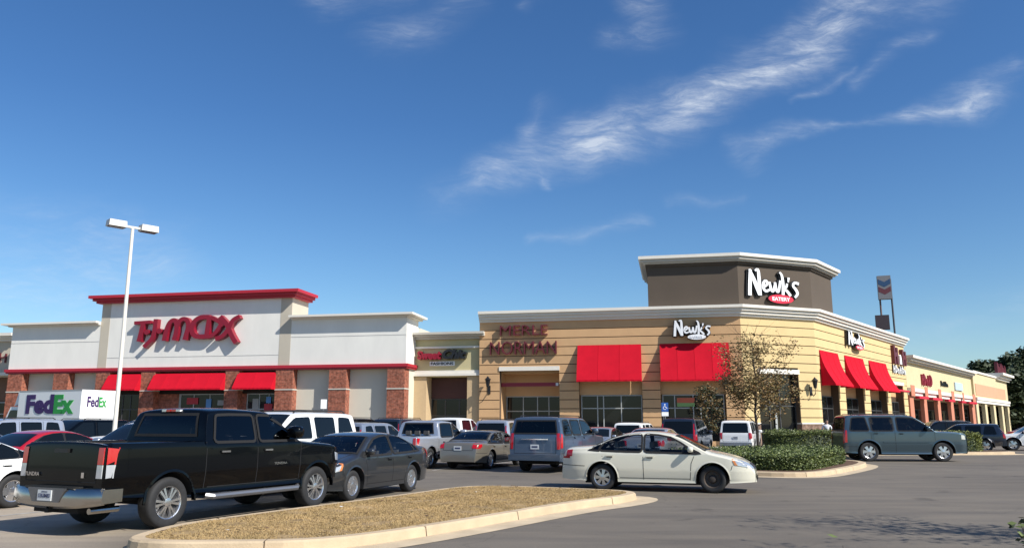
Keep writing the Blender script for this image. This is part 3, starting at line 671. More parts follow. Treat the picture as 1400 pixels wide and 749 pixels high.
for a, b in ((-57.35,-54.4),(-53.0,-50.45),(-33.25,-30.3),(-28.9,-25.65)):
    mb = MB(); fbox(mb, FT, a, b, -.89, -.6, 0, 5.757, M_PANEL); mb.build('wall_panel', B3, org)
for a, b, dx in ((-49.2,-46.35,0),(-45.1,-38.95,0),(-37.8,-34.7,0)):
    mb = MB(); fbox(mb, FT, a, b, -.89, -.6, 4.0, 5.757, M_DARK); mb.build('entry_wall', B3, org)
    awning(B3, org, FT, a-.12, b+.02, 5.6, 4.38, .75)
window(B3, org, FT, -49.2, -46.35, 0, 4.0, -.6, [.3,.55], [2.8], M_FRAMED)
mb = MB(); fbox(mb, FT, -45.1, -43.3, -.89, -.55, 0, 4.0, M_BRICK); mb.build('entry_wall', B3, org)
window(B3, org, FT, -43.3, -38.95, 0, 4.0, -.6, [.03,.3,.62,.97], [2.7,2.4])
window(B3, org, FT, -37.4, -34.75, 0, 4.0, -.6, [.4,.7], [2.8])
mb = MB(); fbox(mb, FT, -37.8, -37.42, -.89, -.55, 0, 4.0, M_BRICK); mb.build('entry_wall', B3, org)
M_BLUEP = mat('poster_blue', (.1, .25, .5)); M_PRED = mat('poster_red', (.4, .03, .04)); M_PGR = mat('poster_grey', (.3, .3, .28))
for s, z, w, h, m in ((-42.6,3.2,1.0,.5,M_PRED),(-40.9,2.8,.45,.8,M_BLUEP),(-39.9,3.1,.7,.4,M_PGR),(-36.9,2.6,.5,1.0,M_PGR),(-35.9,1.9,.7,1.3,M_PRED),(-35.75,3.25,.4,.5,M_BLUEP)):
    mb = MB(); fbox(mb, FT, s, s+w, -.598, -.58, z, z+h, m); mb.build('poster', B3, org)
# sign: strokes measured on the letterforms (units: 1/100 of the sign height grid)
TJ = [([(75,172),(255,168)],46), ([(178,172),(165,290),(145,402)],62), ([(330,145),(325,300),(300,395),(215,478)],56),
      ([(452,405),(465,290),(500,180),(560,150),(592,215),(590,320),(572,405)],60), ([(592,235),(615,175),(665,140),(718,170),(732,250),(715,330),(700,405)],58),
      ([(960,140),(860,135),(790,190),(765,280),(800,370),(880,385),(960,380)],62), ([(975,140),(962,280),(955,400)],60),
      ([(1000,148),(1090,200),(1140,250)],52), ([(1110,250),(1070,330),(1010,385),(960,385)],50), ([(1105,150),(1190,240),(1240,370),(1300,470)],60), ([(1320,155),(1250,190),(1215,290),(1150,390),(1070,415)],56)]
fn = lambda x, y, d: FT(-47.2 + (x-60)/1270*9.35, d, 9.98 - (y-120)*.0063 + (x-60)*.00012)
mb = MB()
for i, (pts, w) in enumerate(TJ): stroke(mb, pts, w*.9, fn, 0, .42+.004*i, M_SIGNRED, M_SIGNRED)
for i, (x, y) in enumerate(((228,296),(380,290))): disc(mb, x, y, 32, 34, fn, 0, .41-.004*i, M_SIGNRED, M_SIGNRED)
mb.build('sign', B3, org)

# ---- neighbour at the far left
FN = Fr(C0, -11.4, -1.2); org = FN(-66, 0, 0)
B4 = thing('neighbour_shop', 'beige shop at the left edge beyond the big white store', 'building', org)
mb = MB(); fbox(mb, FN, -74, -59.4, -15, 0, 5.6, 9.1, M_STRIP); mb.build('upper_wall', B4, org)
mb = MB(); fbox(mb, FN, -74, -59.4, -15, -1, 0, 5.6, mat('brown_recess', (.16,.09,.06), .9)); mb.build('lower_wall', B4, org)
mb = MB()
for o, z0, z1 in ((.3,8.6,8.8),(.5,8.802,9.0),(.8,9.002,9.25),(.3,5.7,5.95)): fbox(mb, FN, -74, -59.4, -.4, o, z0, z1, M_TRIM)
mb.build('cornice', B4, org)
window(B4, org, FN, -66, -60, 0, 3.5, -.9, [.3,.6], [2.5])
glyphs(B4, org, FN, -63, -60.2, 6.8, 7.6, M_MAROON, 2, n=3)

# ---- yellow strip to the right
org = FR(42, 0, 0)
B5 = thing('strip_mall', 'long yellow strip of shops with salmon columns right of the tan corner building', 'building', org)
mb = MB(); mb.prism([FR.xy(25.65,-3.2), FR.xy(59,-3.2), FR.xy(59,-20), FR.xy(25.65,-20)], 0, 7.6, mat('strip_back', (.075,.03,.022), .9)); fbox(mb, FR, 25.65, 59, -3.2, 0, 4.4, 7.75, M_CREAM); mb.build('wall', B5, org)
mb = MB()
for o, z0, z1, mm in ((.3,7.55,7.72,M_TRIMG),(.55,7.722,7.95,M_TRIMG),(.8,7.952,8.2,M_TRIM),(.1,4.4,4.75,M_TRIM),(.3,4.752,5.1,M_TRIM)): fbox(mb, FR, 25.65, 59, -.4, o, z0, z1, mm)
mb.build('cornice', B5, org)
for a, b, w_ in ((25.7,27.2,0),(31.4,32.7,0),(37.6,39.0,0),(44.4,45.9,0),(50.8,51.6,0),(57.2,59,0)):
    mb = MB(); fbox(mb, FR, a, b, -.22, .14, 0, 4.398, M_ORANGE); fbox(mb, FR, a, b, .302, .34, 4.3, 5.35, M_ORANGE); mb.build('column', B5, org)
for a, b in ((27.2,31.4),(32.7,37.6),(39,44.4),(45.9,50.8),(51.6,57.2)):
    window(B5, org, FR, a, b, .3, 3.3, -2.9, [.33,.66], [], M_FRAMED)
for a, b in ((27.6,31.6),(33.5,37.9),(41,44.6),(48.5,51),(53,58)):
    mb = MB(); fbox(mb, FR, a, b, .2, .6, 4.1, 4.35, M_SIGNRED2); mb.build('canopy', B5, org)
glyphs(B5, org, FR, 31.5, 36.3, 5.6, 6.6, M_SIGNRED, 1, n=5, w=.28); glyphs(B5, org, FR, 40.5, 44.2, 5.8, 6.3, M_SIGNBLK, 2, n=5, w=.14)
mb = MB(); fbox(mb, FR, 48, 52.4, 0, .15, 5.6, 6.5, mat('sign_pale_blue', (.45,.55,.62))); mb.build('sign', B5, org)
org = FR(73, 0, 0)
B6 = thing('end_shop', 'far end of the shop row, peach panel and red roof sign over white columns', 'building', org)
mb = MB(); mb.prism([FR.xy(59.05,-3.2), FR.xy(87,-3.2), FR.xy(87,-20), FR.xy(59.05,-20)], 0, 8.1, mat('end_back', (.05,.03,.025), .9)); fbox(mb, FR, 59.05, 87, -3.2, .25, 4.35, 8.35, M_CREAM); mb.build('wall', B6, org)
mb = MB(); fbox(mb, FR, 60, 84.5, .25, .3, 5.3, 6.8, M_PEACH); mb.build('panel', B6, org)
mb = MB()
for o, z0, z1 in ((.4,8.2,8.45),(.45,4.35,4.7),(.55,4.702,5.05)): fbox(mb, FR, 59.05, 87.02, -.4, o, z0, z1, M_TRIM)
for o, z0, z1 in ((.6,8.0,8.3),(.9,8.302,8.65),(1.3,8.652,9.0)): fbox(mb, FR, 77, 87.8, -3, o, z0, z1, M_TRIM)
mb.build('cornice', B6, org)
for a in (59.2, 65.6, 72.4, 79.4, 85.2):
    mb = MB(); fbox(mb, FR, a, a+1.6, -.15, .3, 0, 4.348, M_CREAM); mb.build('column', B6, org)
for a in (60.8, 67.2, 74, 81): window(B6, org, FR, a, a+4.6, .3, 3.8, -2.9, [.33,.66], [1.4,2.6], M_FRAMED)
glyphs(B6, org, FR, 64, 67.5, 5.6, 6.4, M_SIGNBLK, 1, n=3, w=.3)
glyphs(B6, org, FR, 79, 87, 9.05, 10.4, M_MAROON, 2, n=6, w=.6, depth=.4)

# ------------------------------------------------------------------ vehicles
def chaikin(P, it=2):
    for _ in range(it):
        Q = [P[0]]
        for i in range(len(P)-1):
            a, b = P[i], P[i+1]
            if i > 0: Q.append((a[0]*.75+b[0]*.25, a[1]*.75+b[1]*.25))
            if i < len(P)-2: Q.append((a[0]*.25+b[0]*.75, a[1]*.25+b[1]*.75))
        Q.append(P[-1]); P = Q
    return P
def interp(P, x):
    if x <= P[0][0]: return P[0][1]
    for a, b in zip(P, P[1:]):
        if x <= b[0]: return a[1] + (b[1]-a[1])*((x-a[0])/max(1e-6, b[0]-a[0]))
    return P[-1][1]

class Car:
    def __init__(c, sp):
        c.sp = sp; c.L = sp['L']; c.w = sp['w']; c.h = sp['h']; c.zb = sp['zb']; c.tum = sp['tum']
        c.xr, c.xf = sp['xr'], sp['xf']; c.ra = sp['ra']; c.rt = sp['rt']; c.sill = sp.get('sill', .26)
        c.make()
    def W(c, x, z):
        sp = c.sp; hl = c.L/2
        e = sp.get('end', .55); fx = max(0, (abs(x)-(hl-e))/e); k = sp.get('endc', .22) if x > 0 else sp.get('endr', .14)
        plan = (1 - k*fx**2.4) * (1 - .015*(abs(x)/hl)**2)
        zb = c.zb; zm = sp.get('zm', .62)
        if z <= zb:
            d = (z-zm)/(zb-.15); f = 1 - .055*d*d - (.05*max(0, (.36-z)/.2)**2)
        else:
            d = (zb-zm)/(zb-.15); f0 = 1 - .055*d*d; t = (z-zb)/max(.1, c.h-zb); f = f0 - .012*min(1, t*12) - c.tum*(t**1.15)
        zc = c.sill + (zb-c.sill)*sp.get('crease', .42)
        if z < zc: f -= .040*min(1, (zc-z)/(zc-c.sill)) * (1 if z > c.sill+.06 else max(0, (z-c.sill)/.06)*.8+.2)
        return c.w*plan*f
    def zbot(c, x):
        z = c.sill + (.0 if abs(x) < c.L/2-.9 else .05*((abs(x)-(c.L/2-.9))/.9))
        for xw in (c.xr, c.xf):
            d = abs(x-xw)
            if d < c.ra:
                z = max(z, c.rt + math.sqrt(c.ra**2-d*d)*1.0 - .01)
        return z
    def make(c):
        sp = c.sp; sil = chaikin(sp['sil'], 2)
        # monotone stations
        st = []
        for a, b in zip(sil, sil[1:]):
            l = math.hypot(b[0]-a[0], b[1]-a[1]); n = max(1, int(l/(.035 if sp.get('fine') else .07)))
            for i in range(n): t = i/n; st.append((a[0]+(b[0]-a[0])*t, a[1]+(b[1]-a[1])*t))
        st.append(sil[-1])
        ex = []
        for xw in (c.xr, c.xf):
            for k in range(0, 15):
                x = xw + c.ra*math.cos(math.pi*k/14)*.9995; ex.append(x)
            ex += [xw-c.ra-.001, xw+c.ra+.001]
        bed = sp.get('bed')
        if bed: ex += [bed[0], bed[0]+.004, bed[1]-.004, bed[1]]
        body = [(x, z) for x, z in st]
        for x in ex: body.append((x, interp(sil, x)))
        # keep order along the silhouette: sort by x but keep vertical ends in sequence
        idx = sorted(range(len(body)), key=lambda i: (round(body[i][0], 5), (body[i][1] if body[i][0] < 0 else -body[i][1])))
        body = [body[i] for i in idx]
        NS, NT = (26, 22) if sp.get('fine') else (9, 11); rows = []; floor = []
        cr = sp.get('crown', .10)
        for x, zt in body:
            zb_ = min(c.zbot(x), zt-.01)
            crn = min(cr, max(.005, (zt-zb_)*.45)); ze = zt-crn
            side = [(c.W(x, zb_+(ze-zb_)*k/NS), zb_+(ze-zb_)*k/NS) for k in range(NS+1)]
            we = c.W(x, ze); top = []
            n = 2.7
            for k in range(1, NT+1):
                ph = math.pi/2*k/NT; top.append((we*math.cos(ph)**(2/n), ze+crn*math.sin(ph)**(2/n)))
            top[-1] = (0, zt)
            if bed and bed[0] <= x <= bed[1]:
                zrail = ze+crn*.8; top = []
                rail = [(we*.985, ze+crn*.75), (we*.95, zt-.01), (we*.90, zt-.012), (we*.885, zt-.03)]
                flo = bed[2] if bed[0]+.003 <= x <= bed[1]-.003 else zt-.02
                top = rail + [(we*.88*(1-q/(NT-5)), flo) for q in range(NT-4)]
            half = side + top
            row = [(x, -y, z) for y, z in half] + [(x, y, z) for y, z in half[::-1][1:]]
            rows.append(row); floor.append([(x, -side[0][0], zb_), (x, -side[0][0]*.75, zb_ if True else 0), (x, 0, zb_), (x, side[0][0]*.75, zb_), (x, side[0][0], zb_)])
        c.rows = rows; c.floor = floor; c.NS = NS
        v = []; f = []
        nc = len(rows[0])
        for r in rows: v += r
        for a in range(len(rows)-1):
            for b in range(nc-1): f.append((a*nc+b, a*nc+b+1, (a+1)*nc+b+1, (a+1)*nc+b))
        c.bvh = BVHTree.FromPolygons([Vector(p) for p in v], f)
        c.bodyv, c.bodyf = v, f
    def holes(c):      # window outlines: (view, loop of points)
        sp = c.sp; out = []
        for wn in sp['wins']:
            cols = c.round_cols(wn)
            out.append(('side', [(q[0], q[1]) for q in cols] + [(q[2], q[3]) for q in cols[::-1]]))
        wsc = c.ws_cols(); out.append(('top', [(q[0], q[1]) for q in wsc] + [(q[2], q[3]) for q in wsc[::-1]]))
        v, bc = c.back_cols(); out.append((v, [(q[0], q[1]) for q in bc] + [(q[2], q[3]) for q in bc[::-1]]))
        return out
    def round_cols(c, wn):
        cols = [list(q) for q in wn]; e0, e1 = cols[0], cols[-1]; rr_ = .055
        if e0[3]-e0[1] > .2: cols = [[e0[0], e0[1]+rr_, e0[2], e0[3]-rr_], [e0[0]+rr_*.3, e0[1]+rr_*.3, e0[2]+rr_*.3, e0[3]-rr_*.3], [e0[0]+rr_, e0[1], e0[2]+rr_, e0[3]]] + cols[1:]
        if e1[3]-e1[1] > .2: cols = cols[:-1] + [[e1[0]-rr_, e1[1], e1[2]-rr_, e1[3]], [e1[0]-rr_*.3, e1[1]+rr_*.3, e1[2]-rr_*.3, e1[3]-rr_*.3], [e1[0], e1[1]+rr_, e1[2], e1[3]-rr_]]
        return cols
    def ws_cols(c):
        sp = c.sp; a = sp['ws']; n = 6; cols = []
        for i in range(n+1):
            t = -1+2*i/n; cols.append((a[0]-.06*t*t, t*c.W(a[0], sp['wsz'][0])*.93, a[1]-.03*t*t, t*c.W(a[1], sp['wsz'][1])*.90))
        return cols
    def back_cols(c):
        bl = c.sp['back']; n = 6; cols = []
        for i in range(n+1):
            t = -1+2*i/n
            if bl[0] == 'top': cols.append((bl[1]+.06*t*t, t*c.W(bl[1], bl[3])*.88, bl[2]+.03*t*t, t*c.W(bl[2], bl[4])*.86))
            else: cols.append((t*bl[3], bl[1], t*bl[4], bl[2]))
        return bl[0], cols
    def ring(c, loop, view, mb, m, a_in=-.014, a_out=.034, off=.008):
        P = loop; A = sum(P[i-1][0]*P[i][1]-P[i][0]*P[i-1][1] for i in range(len(P)))
        if A < 0: P = P[::-1]
        Q = []
        for i in range(len(P)):
            a, b = P[i], P[(i+1) % len(P)]; l = math.hypot(b[0]-a[0], b[1]-a[1])
            if l < 1e-4: continue
            n = max(1, int(l/.07))
            for k in range(n): Q.append((a[0]+(b[0]-a[0])*k/n, a[1]+(b[1]-a[1])*k/n))
        I, O = offset_poly(Q, a_in), offset_poly(Q, a_out); pi, po = [], []
        for q, lst in ((I, pi), (O, po)):
            for a, b in q:
                h, n, d = c.hit(a, b, view); lst.append(None if h is None else h + n*off*.4 - d*off*.8)
        for i in range(len(Q)):
            j = (i+1) % len(Q); F = [pi[i], pi[j], po[j], po[i]]
            if any(x is None for x in F) or (F[0]-F[2]).length > .35: continue
            mb.face(F, m)
    def hit(c, a, b, view):
        if view == 'right': o, d = Vector((a, -3, b)), Vector((0, 1, 0))
        elif view == 'left': o, d = Vector((a, 3, b)), Vector((0, -1, 0))
        elif view == 'rear': o, d = Vector((-6, a, b)), Vector((1, 0, 0))
        elif view == 'front': o, d = Vector((6, a, b)), Vector((-1, 0, 0))
        else: o, d = Vector((a, b, 5)), Vector((0, 0, -1))
        h = c.bvh.ray_cast(o, d)
        if h[0] is None: return None, None, d
        n = h[1]
        if n.dot(d) > 0: n = -n
        return h[0], n, d
    def decal(c, cols, view, off=.006, nr=5, sub=3, mb=None, m=None):
        # cols: [(a,b_low, a2,b_up)...] columns; surface grid projected on to the body
        P = []; dd_ = {'right': Vector((0,1,0)), 'left': Vector((0,-1,0)), 'rear': Vector((1,0,0)), 'front': Vector((-1,0,0))}.get(view, Vector((0,0,-1)))
        for i in range(len(cols)-1):
            for k in range(sub):
                t = k/sub; P.append([cols[i][j]*(1-t)+cols[i+1][j]*t for j in range(4)])
        P.append(list(cols[-1])); rows = []
        for q in range(nr+1):
            t = q/nr; row = []
            for p in P:
                a, b = p[0]*(1-t)+p[2]*t, p[1]*(1-t)+p[3]*t
                h, n, d = c.hit(a, b, view)
                if h is None:
                    row.append(None)
                else: row.append(h + n*off*.3 - d*off*.9)
            rows.append(row)
        for q in range(nr):
            for i in range(len(P)-1):
                F = [rows[q][i], rows[q][i+1], rows[q+1][i+1], rows[q+1][i]]
                if any(x is None for x in F): continue
                if (F[0]-F[2]).length > .9: continue
                if (F[2]-F[0]).cross(F[3]-F[1]).dot(dd_) > 0: F = F[::-1]
                mb.face(F, m)
        return mb
    def line(c, pts, w, view, mb, m, off=.003):
        for (a, b), (a2, b2) in zip(pts, pts[1:]):
            dx, dz = a2-a, b2-b; l = math.hypot(dx, dz) or 1; ux, uz = -dz/l*w/2, dx/l*w/2
            n = max(1, int(l/.12)); cols = [(a+dx*k/n+ux, b+dz*k/n+uz, a+dx*k/n-ux, b+dz*k/n-uz) for k in range(n+1)]
            c.decal(cols, view, off, 1, 1, mb, m)

def weld(mb):      # merge duplicate points so that shading is smooth
    d = {}; nv = []; mp = []
    for v in mb.v:
        k = (round(v[0], 4), round(v[1], 4), round(v[2], 4))
        if k not in d: d[k] = len(nv); nv.append(v)
        mp.append(d[k])
    F = []; M_ = []
    for f, m in zip(mb.f, mb.m):
        g = []
        for i in f:
            j = mp[i]
            if not g or (j != g[-1] and j != g[0]) or (j != g[-1] and len(g) < 1): g.append(j)
        if len(set(g)) >= 3 and len(set(g)) == len(g): F.append(tuple(g)); M_.append(m)
    mb.v, mb.f, mb.m = nv, F, M_
    return mb

WH = {}
def wheel_meshes(rt, wt, style, nsp):
    key = (rt, wt, style, nsp)
    if key in WH: return WH[key]
    rr = rt*(.64 if style != 'truck' else .6)
    mb = MB(); h = wt/2
    mb.lathe([(rr-.01, -h+.01), (rr+.01, -h), (rt-.035, -h), (rt-.008, -h*.8), (rt, -h*.5), (rt, h*.5), (rt-.008, h*.82), (rt-.03, h*.98), ((rt+rr)/2, h+.006), (rr+.012, h-.004), (rr-.004, h-.012)], M_TYRE, 36)
    ty = weld(mb)
    m2 = MB(); rm = M_STEEL if style == 'steel' else M_RIM
    m2.lathe([(rr, h-.006), (rr-.012, h-.012), (rr-.022, h-.03), (rr-.03, h-.075)], rm, 36)
    m2.lathe([(rr-.03, h-.075), (rr*.5, h-.085), (.001, h-.09)], M_RIMD if style != 'steel' else M_STEEL, 24)
    if style == 'steel':
        for k in range(10):
            a = 2*math.pi*k/10; T = Matrix.Rotation(-a, 4, 'Y'); m2.box(rr*.62, rr*.78, h-.083, h-.07, -.018, .018, M_RIMD, T)
        m2.lathe([(rr*.5, h-.08), (rr*.36, h-.03), (rr*.2, h-.02), (.001, h-.02)], M_STEEL, 20)
    elif style == 'cover':
        m2.lathe([(rr-.02, h-.02), (rr*.86, h-.012), (rr*.84, h-.02)], rm, 36)
        m2.lathe([(rr*.34, h-.03), (rr*.3, h-.005), (.001, h+.0)], rm, 24)
        for k in range(nsp):
            a = 2*math.pi*k/nsp; T = Matrix.Rotation(-a, 4, 'Y')
            m2.hexa([T @ Vector(p) for p in [(.05, h-.04, -.03), (rr*.9, h-.04, -.05), (rr*.9, h-.012, -.045), (.05, h-.006, -.028), (.05, h-.04, .03), (rr*.9, h-.04, .05), (rr*.9, h-.012, .045), (.05, h-.006, .028)]], rm)
    else:
        m2.lathe([(.075, h-.06), (.07, h-.012), (.04, h-.006), (.001, h-.006)], rm, 20)
        for k in range(nsp):
            a = 2*math.pi*k/nsp; T = Matrix.Rotation(-a, 4, 'Y'); ww = .16/nsp*2.2 if style != 'split' else .017
            offs = (0,) if style != 'split' else (-.17, .17)
            for q in offs:
                T2 = T @ Matrix.Rotation(q, 4, 'Y')
                m2.hexa([T2 @ Vector(p) for p in [(.04, h-.06, -ww*.9), (rr-.015, h-.06, -ww*1.35), (rr-.01, h-.022, -ww*1.2), (.04, h-.012, -ww*.8), (.04, h-.06, ww*.9), (rr-.015, h-.06, ww*1.35), (rr-.01, h-.022, ww*1.2), (.04, h-.012, ww*.8)]], rm)
    WH[key] = (ty, m2); return WH[key]
WMESH = {}
def add_wheels(root, c, style='alloy', nsp=5, front_style=None, steer=0):
    rt = c.rt; wt = .22 if c.w < .95 else .265
    for xw in (c.xr, c.xf):
        for sd_ in (-1, 1):
            stl = front_style if (front_style and xw == c.xf) else style
            key = (rt, wt, stl, nsp)
            if key not in WMESH:
                ty, ri = wheel_meshes(rt, wt, stl, nsp)
                a = ty.build('wheel', root, smooth=True, ang=40); b = ri.build('rim', a, smooth=True, ang=30); WMESH[key] = (a.data, b.data)
            else:
                a = bpy.data.objects.new('wheel', WMESH[key][0]); b = bpy.data.objects.new('rim', WMESH[key][1]); COL.objects.link(a); COL.objects.link(b); a.parent = root; b.parent = a
            y = c.W(xw, rt)-wt/2-.025
            a.location = (xw, sd_*y, rt); a.rotation_euler = (0, 0, (0 if sd_ > 0 else math.pi) + (steer if xw == c.xf else 0))

def add_mirror(root, c, x, z, m, s=1.):
    for sd_ in (-1, 1):
        y = c.W(x, z)
        mb = MB(); rows = []
        for i in range(7):
            ph = -math.pi/2+math.pi*i/6; row = []
            for k in range(13):
                a = 2*math.pi*k/12; sgn = lambda q: (abs(q)**.6)*(1 if q > 0 else -1)
                row.append((x + .07*s*sgn(math.cos(ph))*sgn(math.cos(a)) - .02, sd_*(y+.11*s+.10*s*sgn(math.sin(ph))), z+.03+.075*s*sgn(math.cos(ph))*sgn(math.sin(a))))
            rows.append(row)
        mb.grid(rows, m); mb.box(x-.03, x+.03, min(sd_*(y-.05), sd_*(y+.06)), max(sd_*(y-.05), sd_*(y+.06)), z-.03, z+.02, M_CTRIM)
        weld(mb).build('mirror', root, smooth=True, ang=50)

def vehicle(sp, label, cat, name, loc, head, col, group='vehicles in the parking lot', wheels=('alloy', 5), frontw=None, steer=0, **kw):
    c = Car(sp); pc = PLAIN.get(col.name, col); root = thing(name, label, cat, (loc[0], loc[1], kw.get('z', 0)), R(head), group)
    mb = MB(); mb.v = list(c.bodyv); mb.f = [f[::-1] for f in c.bodyf]; k = mb.mi(col); u = mb.mi(M_UNDER); mb.m = [k]*len(mb.f)
    nc = len(c.rows[0]); bed = sp.get('bed')
    if bed:
        for i, f in enumerate(mb.f):
            b = i % (nc-1); xm = (mb.v[f[0]][0]+mb.v[f[2]][0])/2
            if bed[0] < xm < bed[1] and (c.NS+4) <= b < nc-1-(c.NS+4): mb.m[i] = u
    if sp.get('fine'):
        H_ = [(v, offset_poly(lp if sum(lp[i-1][0]*lp[i][1]-lp[i][0]*lp[i-1][1] for i in range(len(lp))) > 0 else lp[::-1], .012)) for v, lp in c.holes()]
        kf, km = [], []
        for f, m_ in zip(mb.f, mb.m):
            p0, p1, p2, p3 = [Vector(mb.v[i]) for i in f]; ce = (p0+p1+p2+p3)/4; nn = (p2-p0).cross(p3-p1)
            if nn.length > 0: nn.normalize()
            cut = False
            for v, lp in H_:
                if v == 'side': t = ce.z > c.zb-.1 and abs(nn.y) > .5 and inside(lp, ce.x, ce.z)
                elif v == 'top': t = abs(nn.z) > .25 and ce.z > c.zb-.15 and abs(nn.y) < .8 and inside(lp, ce.x, ce.y)
                else: t = abs(nn.x) > .3 and ce.x < 0 and inside(lp, ce.y, ce.z)
                if t: cut = True; break
            if not cut: kf.append(f); km.append(m_)
        mb.f, mb.m = kf, km
    mb.grid(c.floor, M_UNDER)
    # underbody block
    mb.box(c.xr-.5 if not kw.get('hi') else c.xr-.8, c.xf+.3, -c.w*.62, c.w*.62, c.sill-.06, c.sill+.18, M_UNDER)
    for xw in (c.xr, c.xf): mb.tube([(xw, -c.w*.7, c.rt), (xw, c.w*.7, c.rt)], .06, M_UNDER, 8)
    # seams
    for view in ('right', 'left'):
        for ln in sp.get('seams', []): c.line(ln, .014, view, mb, M_UNDER, .0025)
    for ln in sp.get('tseams', []): c.line(ln, .014, 'top', mb, M_UNDER, .0025)
    for ln in sp.get('rseams', []): c.line(ln, .014, 'rear', mb, M_UNDER, .0025)
    for ln in sp.get('fseams', []): c.line(ln, .014, 'front', mb, M_UNDER, .0025)
    flare = kw.get('flare')
    for xw in (c.xr, c.xf):       # thin arch lip
        for sd_, view in ((-1, 'right'), (1, 'left')):
            lip = []
            for q in range(17):
                a = math.pi*q/16; r1 = c.ra+.0; x = xw+r1*math.cos(a); z = c.rt+r1*math.sin(a); y = c.W(x, max(z, c.sill))
                lip.append((x, y, z))
            r_ = [[(x, sd_*(y+.012), z) for x, y, z in lip], [(xw+(x-xw)*1.08, sd_*(y+.004), c.rt+(z-c.rt)*1.08) for x, y, z in lip]]
            if sp.get('lip', True): fl_ = PLAIN.get(flare.name, flare) if flare else pc; mb.grid(r_, fl_); mb.grid([[(x, sd_*(y+.012), z) for x, y, z in lip], [(x, sd_*(y-.06), z) for x, y, z in lip]], fl_)
    body = weld(mb).build('body', root, smooth=True, ang=38)
    body['rows'] = 0; del body['rows']
    # windows
    for wn in sp['wins']:
        for view in ('right', 'left'):
            cols = c.round_cols(wn)
            if sp.get('wtrim', True):
                m2 = MB(); xs = [p[0] for p in cols]; cx = sum(xs)/len(xs)
            m2 = MB(); c.decal(cols, view, .004 if sp.get('fine') else .007, 4, 3, m2, kw.get('sg', M_TG) if sp.get('fine') else M_CGLASS); sw_ = weld(m2).build('side_window', root, smooth=True)
            if sp.get('fine'):
                m2 = MB(); c.ring([(q[0], q[1]) for q in cols] + [(q[2], q[3]) for q in cols[::-1]], view, m2, M_UNDER); weld(m2).build('window_seal', sw_)
    if sp.get('dlo') and not sp.get('fine'):
        for view in ('right', 'left'):
            m2 = MB(); c.decal(sp['dlo'], view, .003, 4, 3, m2, kw.get('trim', M_CTRIM)); weld(m2).build('window_trim', root, smooth=True)
    a = sp['ws']; m2 = MB(); cols = c.ws_cols()
    c.decal(cols, 'top', .004, 6, 2, m2, M_TG if sp.get('fine') else M_CGLASS); w_ = weld(m2).build('windshield', root, smooth=True)
    if sp.get('fine'):
        m2 = MB(); c.ring([(q[0], q[1]) for q in cols] + [(q[2], q[3]) for q in cols[::-1]], 'top', m2, M_UNDER); weld(m2).build('window_seal', w_)
    if sp.get('wiper', True) and kw.get('wipers'):
        mb = MB()
        for y in (-.45, .25):
            h0, _, _ = c.hit(a[0]-.02, y, 'top'); h1, _, _ = c.hit(a[0]-.25, y+.45, 'top')
            if h0 and h1: mb.tube([h0+Vector((0,0,.02)), h1+Vector((0,0,.02))], .01, M_CTRIM, 5)
        if mb.v: mb.build('wiper', root)
    m2 = MB(); bv, cols = c.back_cols()
    c.decal(cols, bv, .004, 6, 2, m2, kw.get('rg', kw.get('sg', M_TG)) if sp.get('fine') else M_CGLASS); w_ = weld(m2).build('rear_window', root, smooth=True)
    if sp.get('fine'):
        m2 = MB(); c.ring([(q[0], q[1]) for q in cols] + [(q[2], q[3]) for q in cols[::-1]], bv, m2, M_UNDER); weld(m2).build('window_seal', w_)
        # cabin: seats, dashboard, steering wheel
        xc = a[0]; z0 = c.sill+.12; sm_ = kw.get('seat', M_SEAT); rows_ = kw.get('rows', (xc-1.15, xc-2.05))
        for ri, xs in enumerate(rows_):
            for y in ((-.36, .36) if ri == 0 else (-.40, 0, .40)):
                if ri and y == 0: hw = .18
                else: hw = .24
                m2 = MB()
                m2.hexa([(xs-.1,y-hw,z0+.1),(xs+.45,y-hw,z0+.16),(xs+.45,y+hw,z0+.16),(xs-.1,y+hw,z0+.1),(xs-.1,y-hw,z0+.26),(xs+.45,y-hw,z0+.32),(xs+.45,y+hw,z0+.32),(xs-.1,y+hw,z0+.26)], sm_)
                t_ = c.zb+.10; m2.hexa([(xs-.16,y-hw,z0+.2),(xs-.02,y-hw,z0+.2),(xs-.02,y+hw,z0+.2),(xs-.16,y+hw,z0+.2),(xs-.30,y-hw*.85,t_),(xs-.20,y-hw*.85,t_),(xs-.20,y+hw*.85,t_),(xs-.30,y+hw*.85,t_)], sm_)
                m2.hexa([(xs-.30,y-.12,t_+.03),(xs-.20,y-.12,t_+.03),(xs-.20,y+.12,t_+.03),(xs-.30,y+.12,t_+.03),(xs-.30,y-.10,t_+.18),(xs-.22,y-.10,t_+.18),(xs-.22,y+.10,t_+.18),(xs-.30,y+.10,t_+.18)], sm_)
                m2.build('seat', root)
        m2 = MB(); yw = c.W(xc-.3, c.zb)*.86; m2.hexa([(xc-.55,-yw,z0+.3),(xc-.02,-yw*.9,z0+.3),(xc-.02,yw*.9,z0+.3),(xc-.55,yw,z0+.3),(xc-.50,-yw,c.zb-.02),(xc-.04,-yw*.9,c.zb-.03),(xc-.04,yw*.9,c.zb-.03),(xc-.50,yw,c.zb-.02)], M_UNDER); m2.build('dashboard', root)
        m2 = MB(); pts = [(xc-.72+.07*math.sin(2*math.pi*k/14), .36+.18*math.cos(2*math.pi*k/14), c.zb+.0+.17*math.sin(2*math.pi*k/14)) for k in range(15)]; m2.tube(pts, .015, M_CTRIM, 5); m2.build('steering_wheel', root)
    # lights
    tl = sp['tail']; dr = [(v, q, m) for v, q, m in tl]
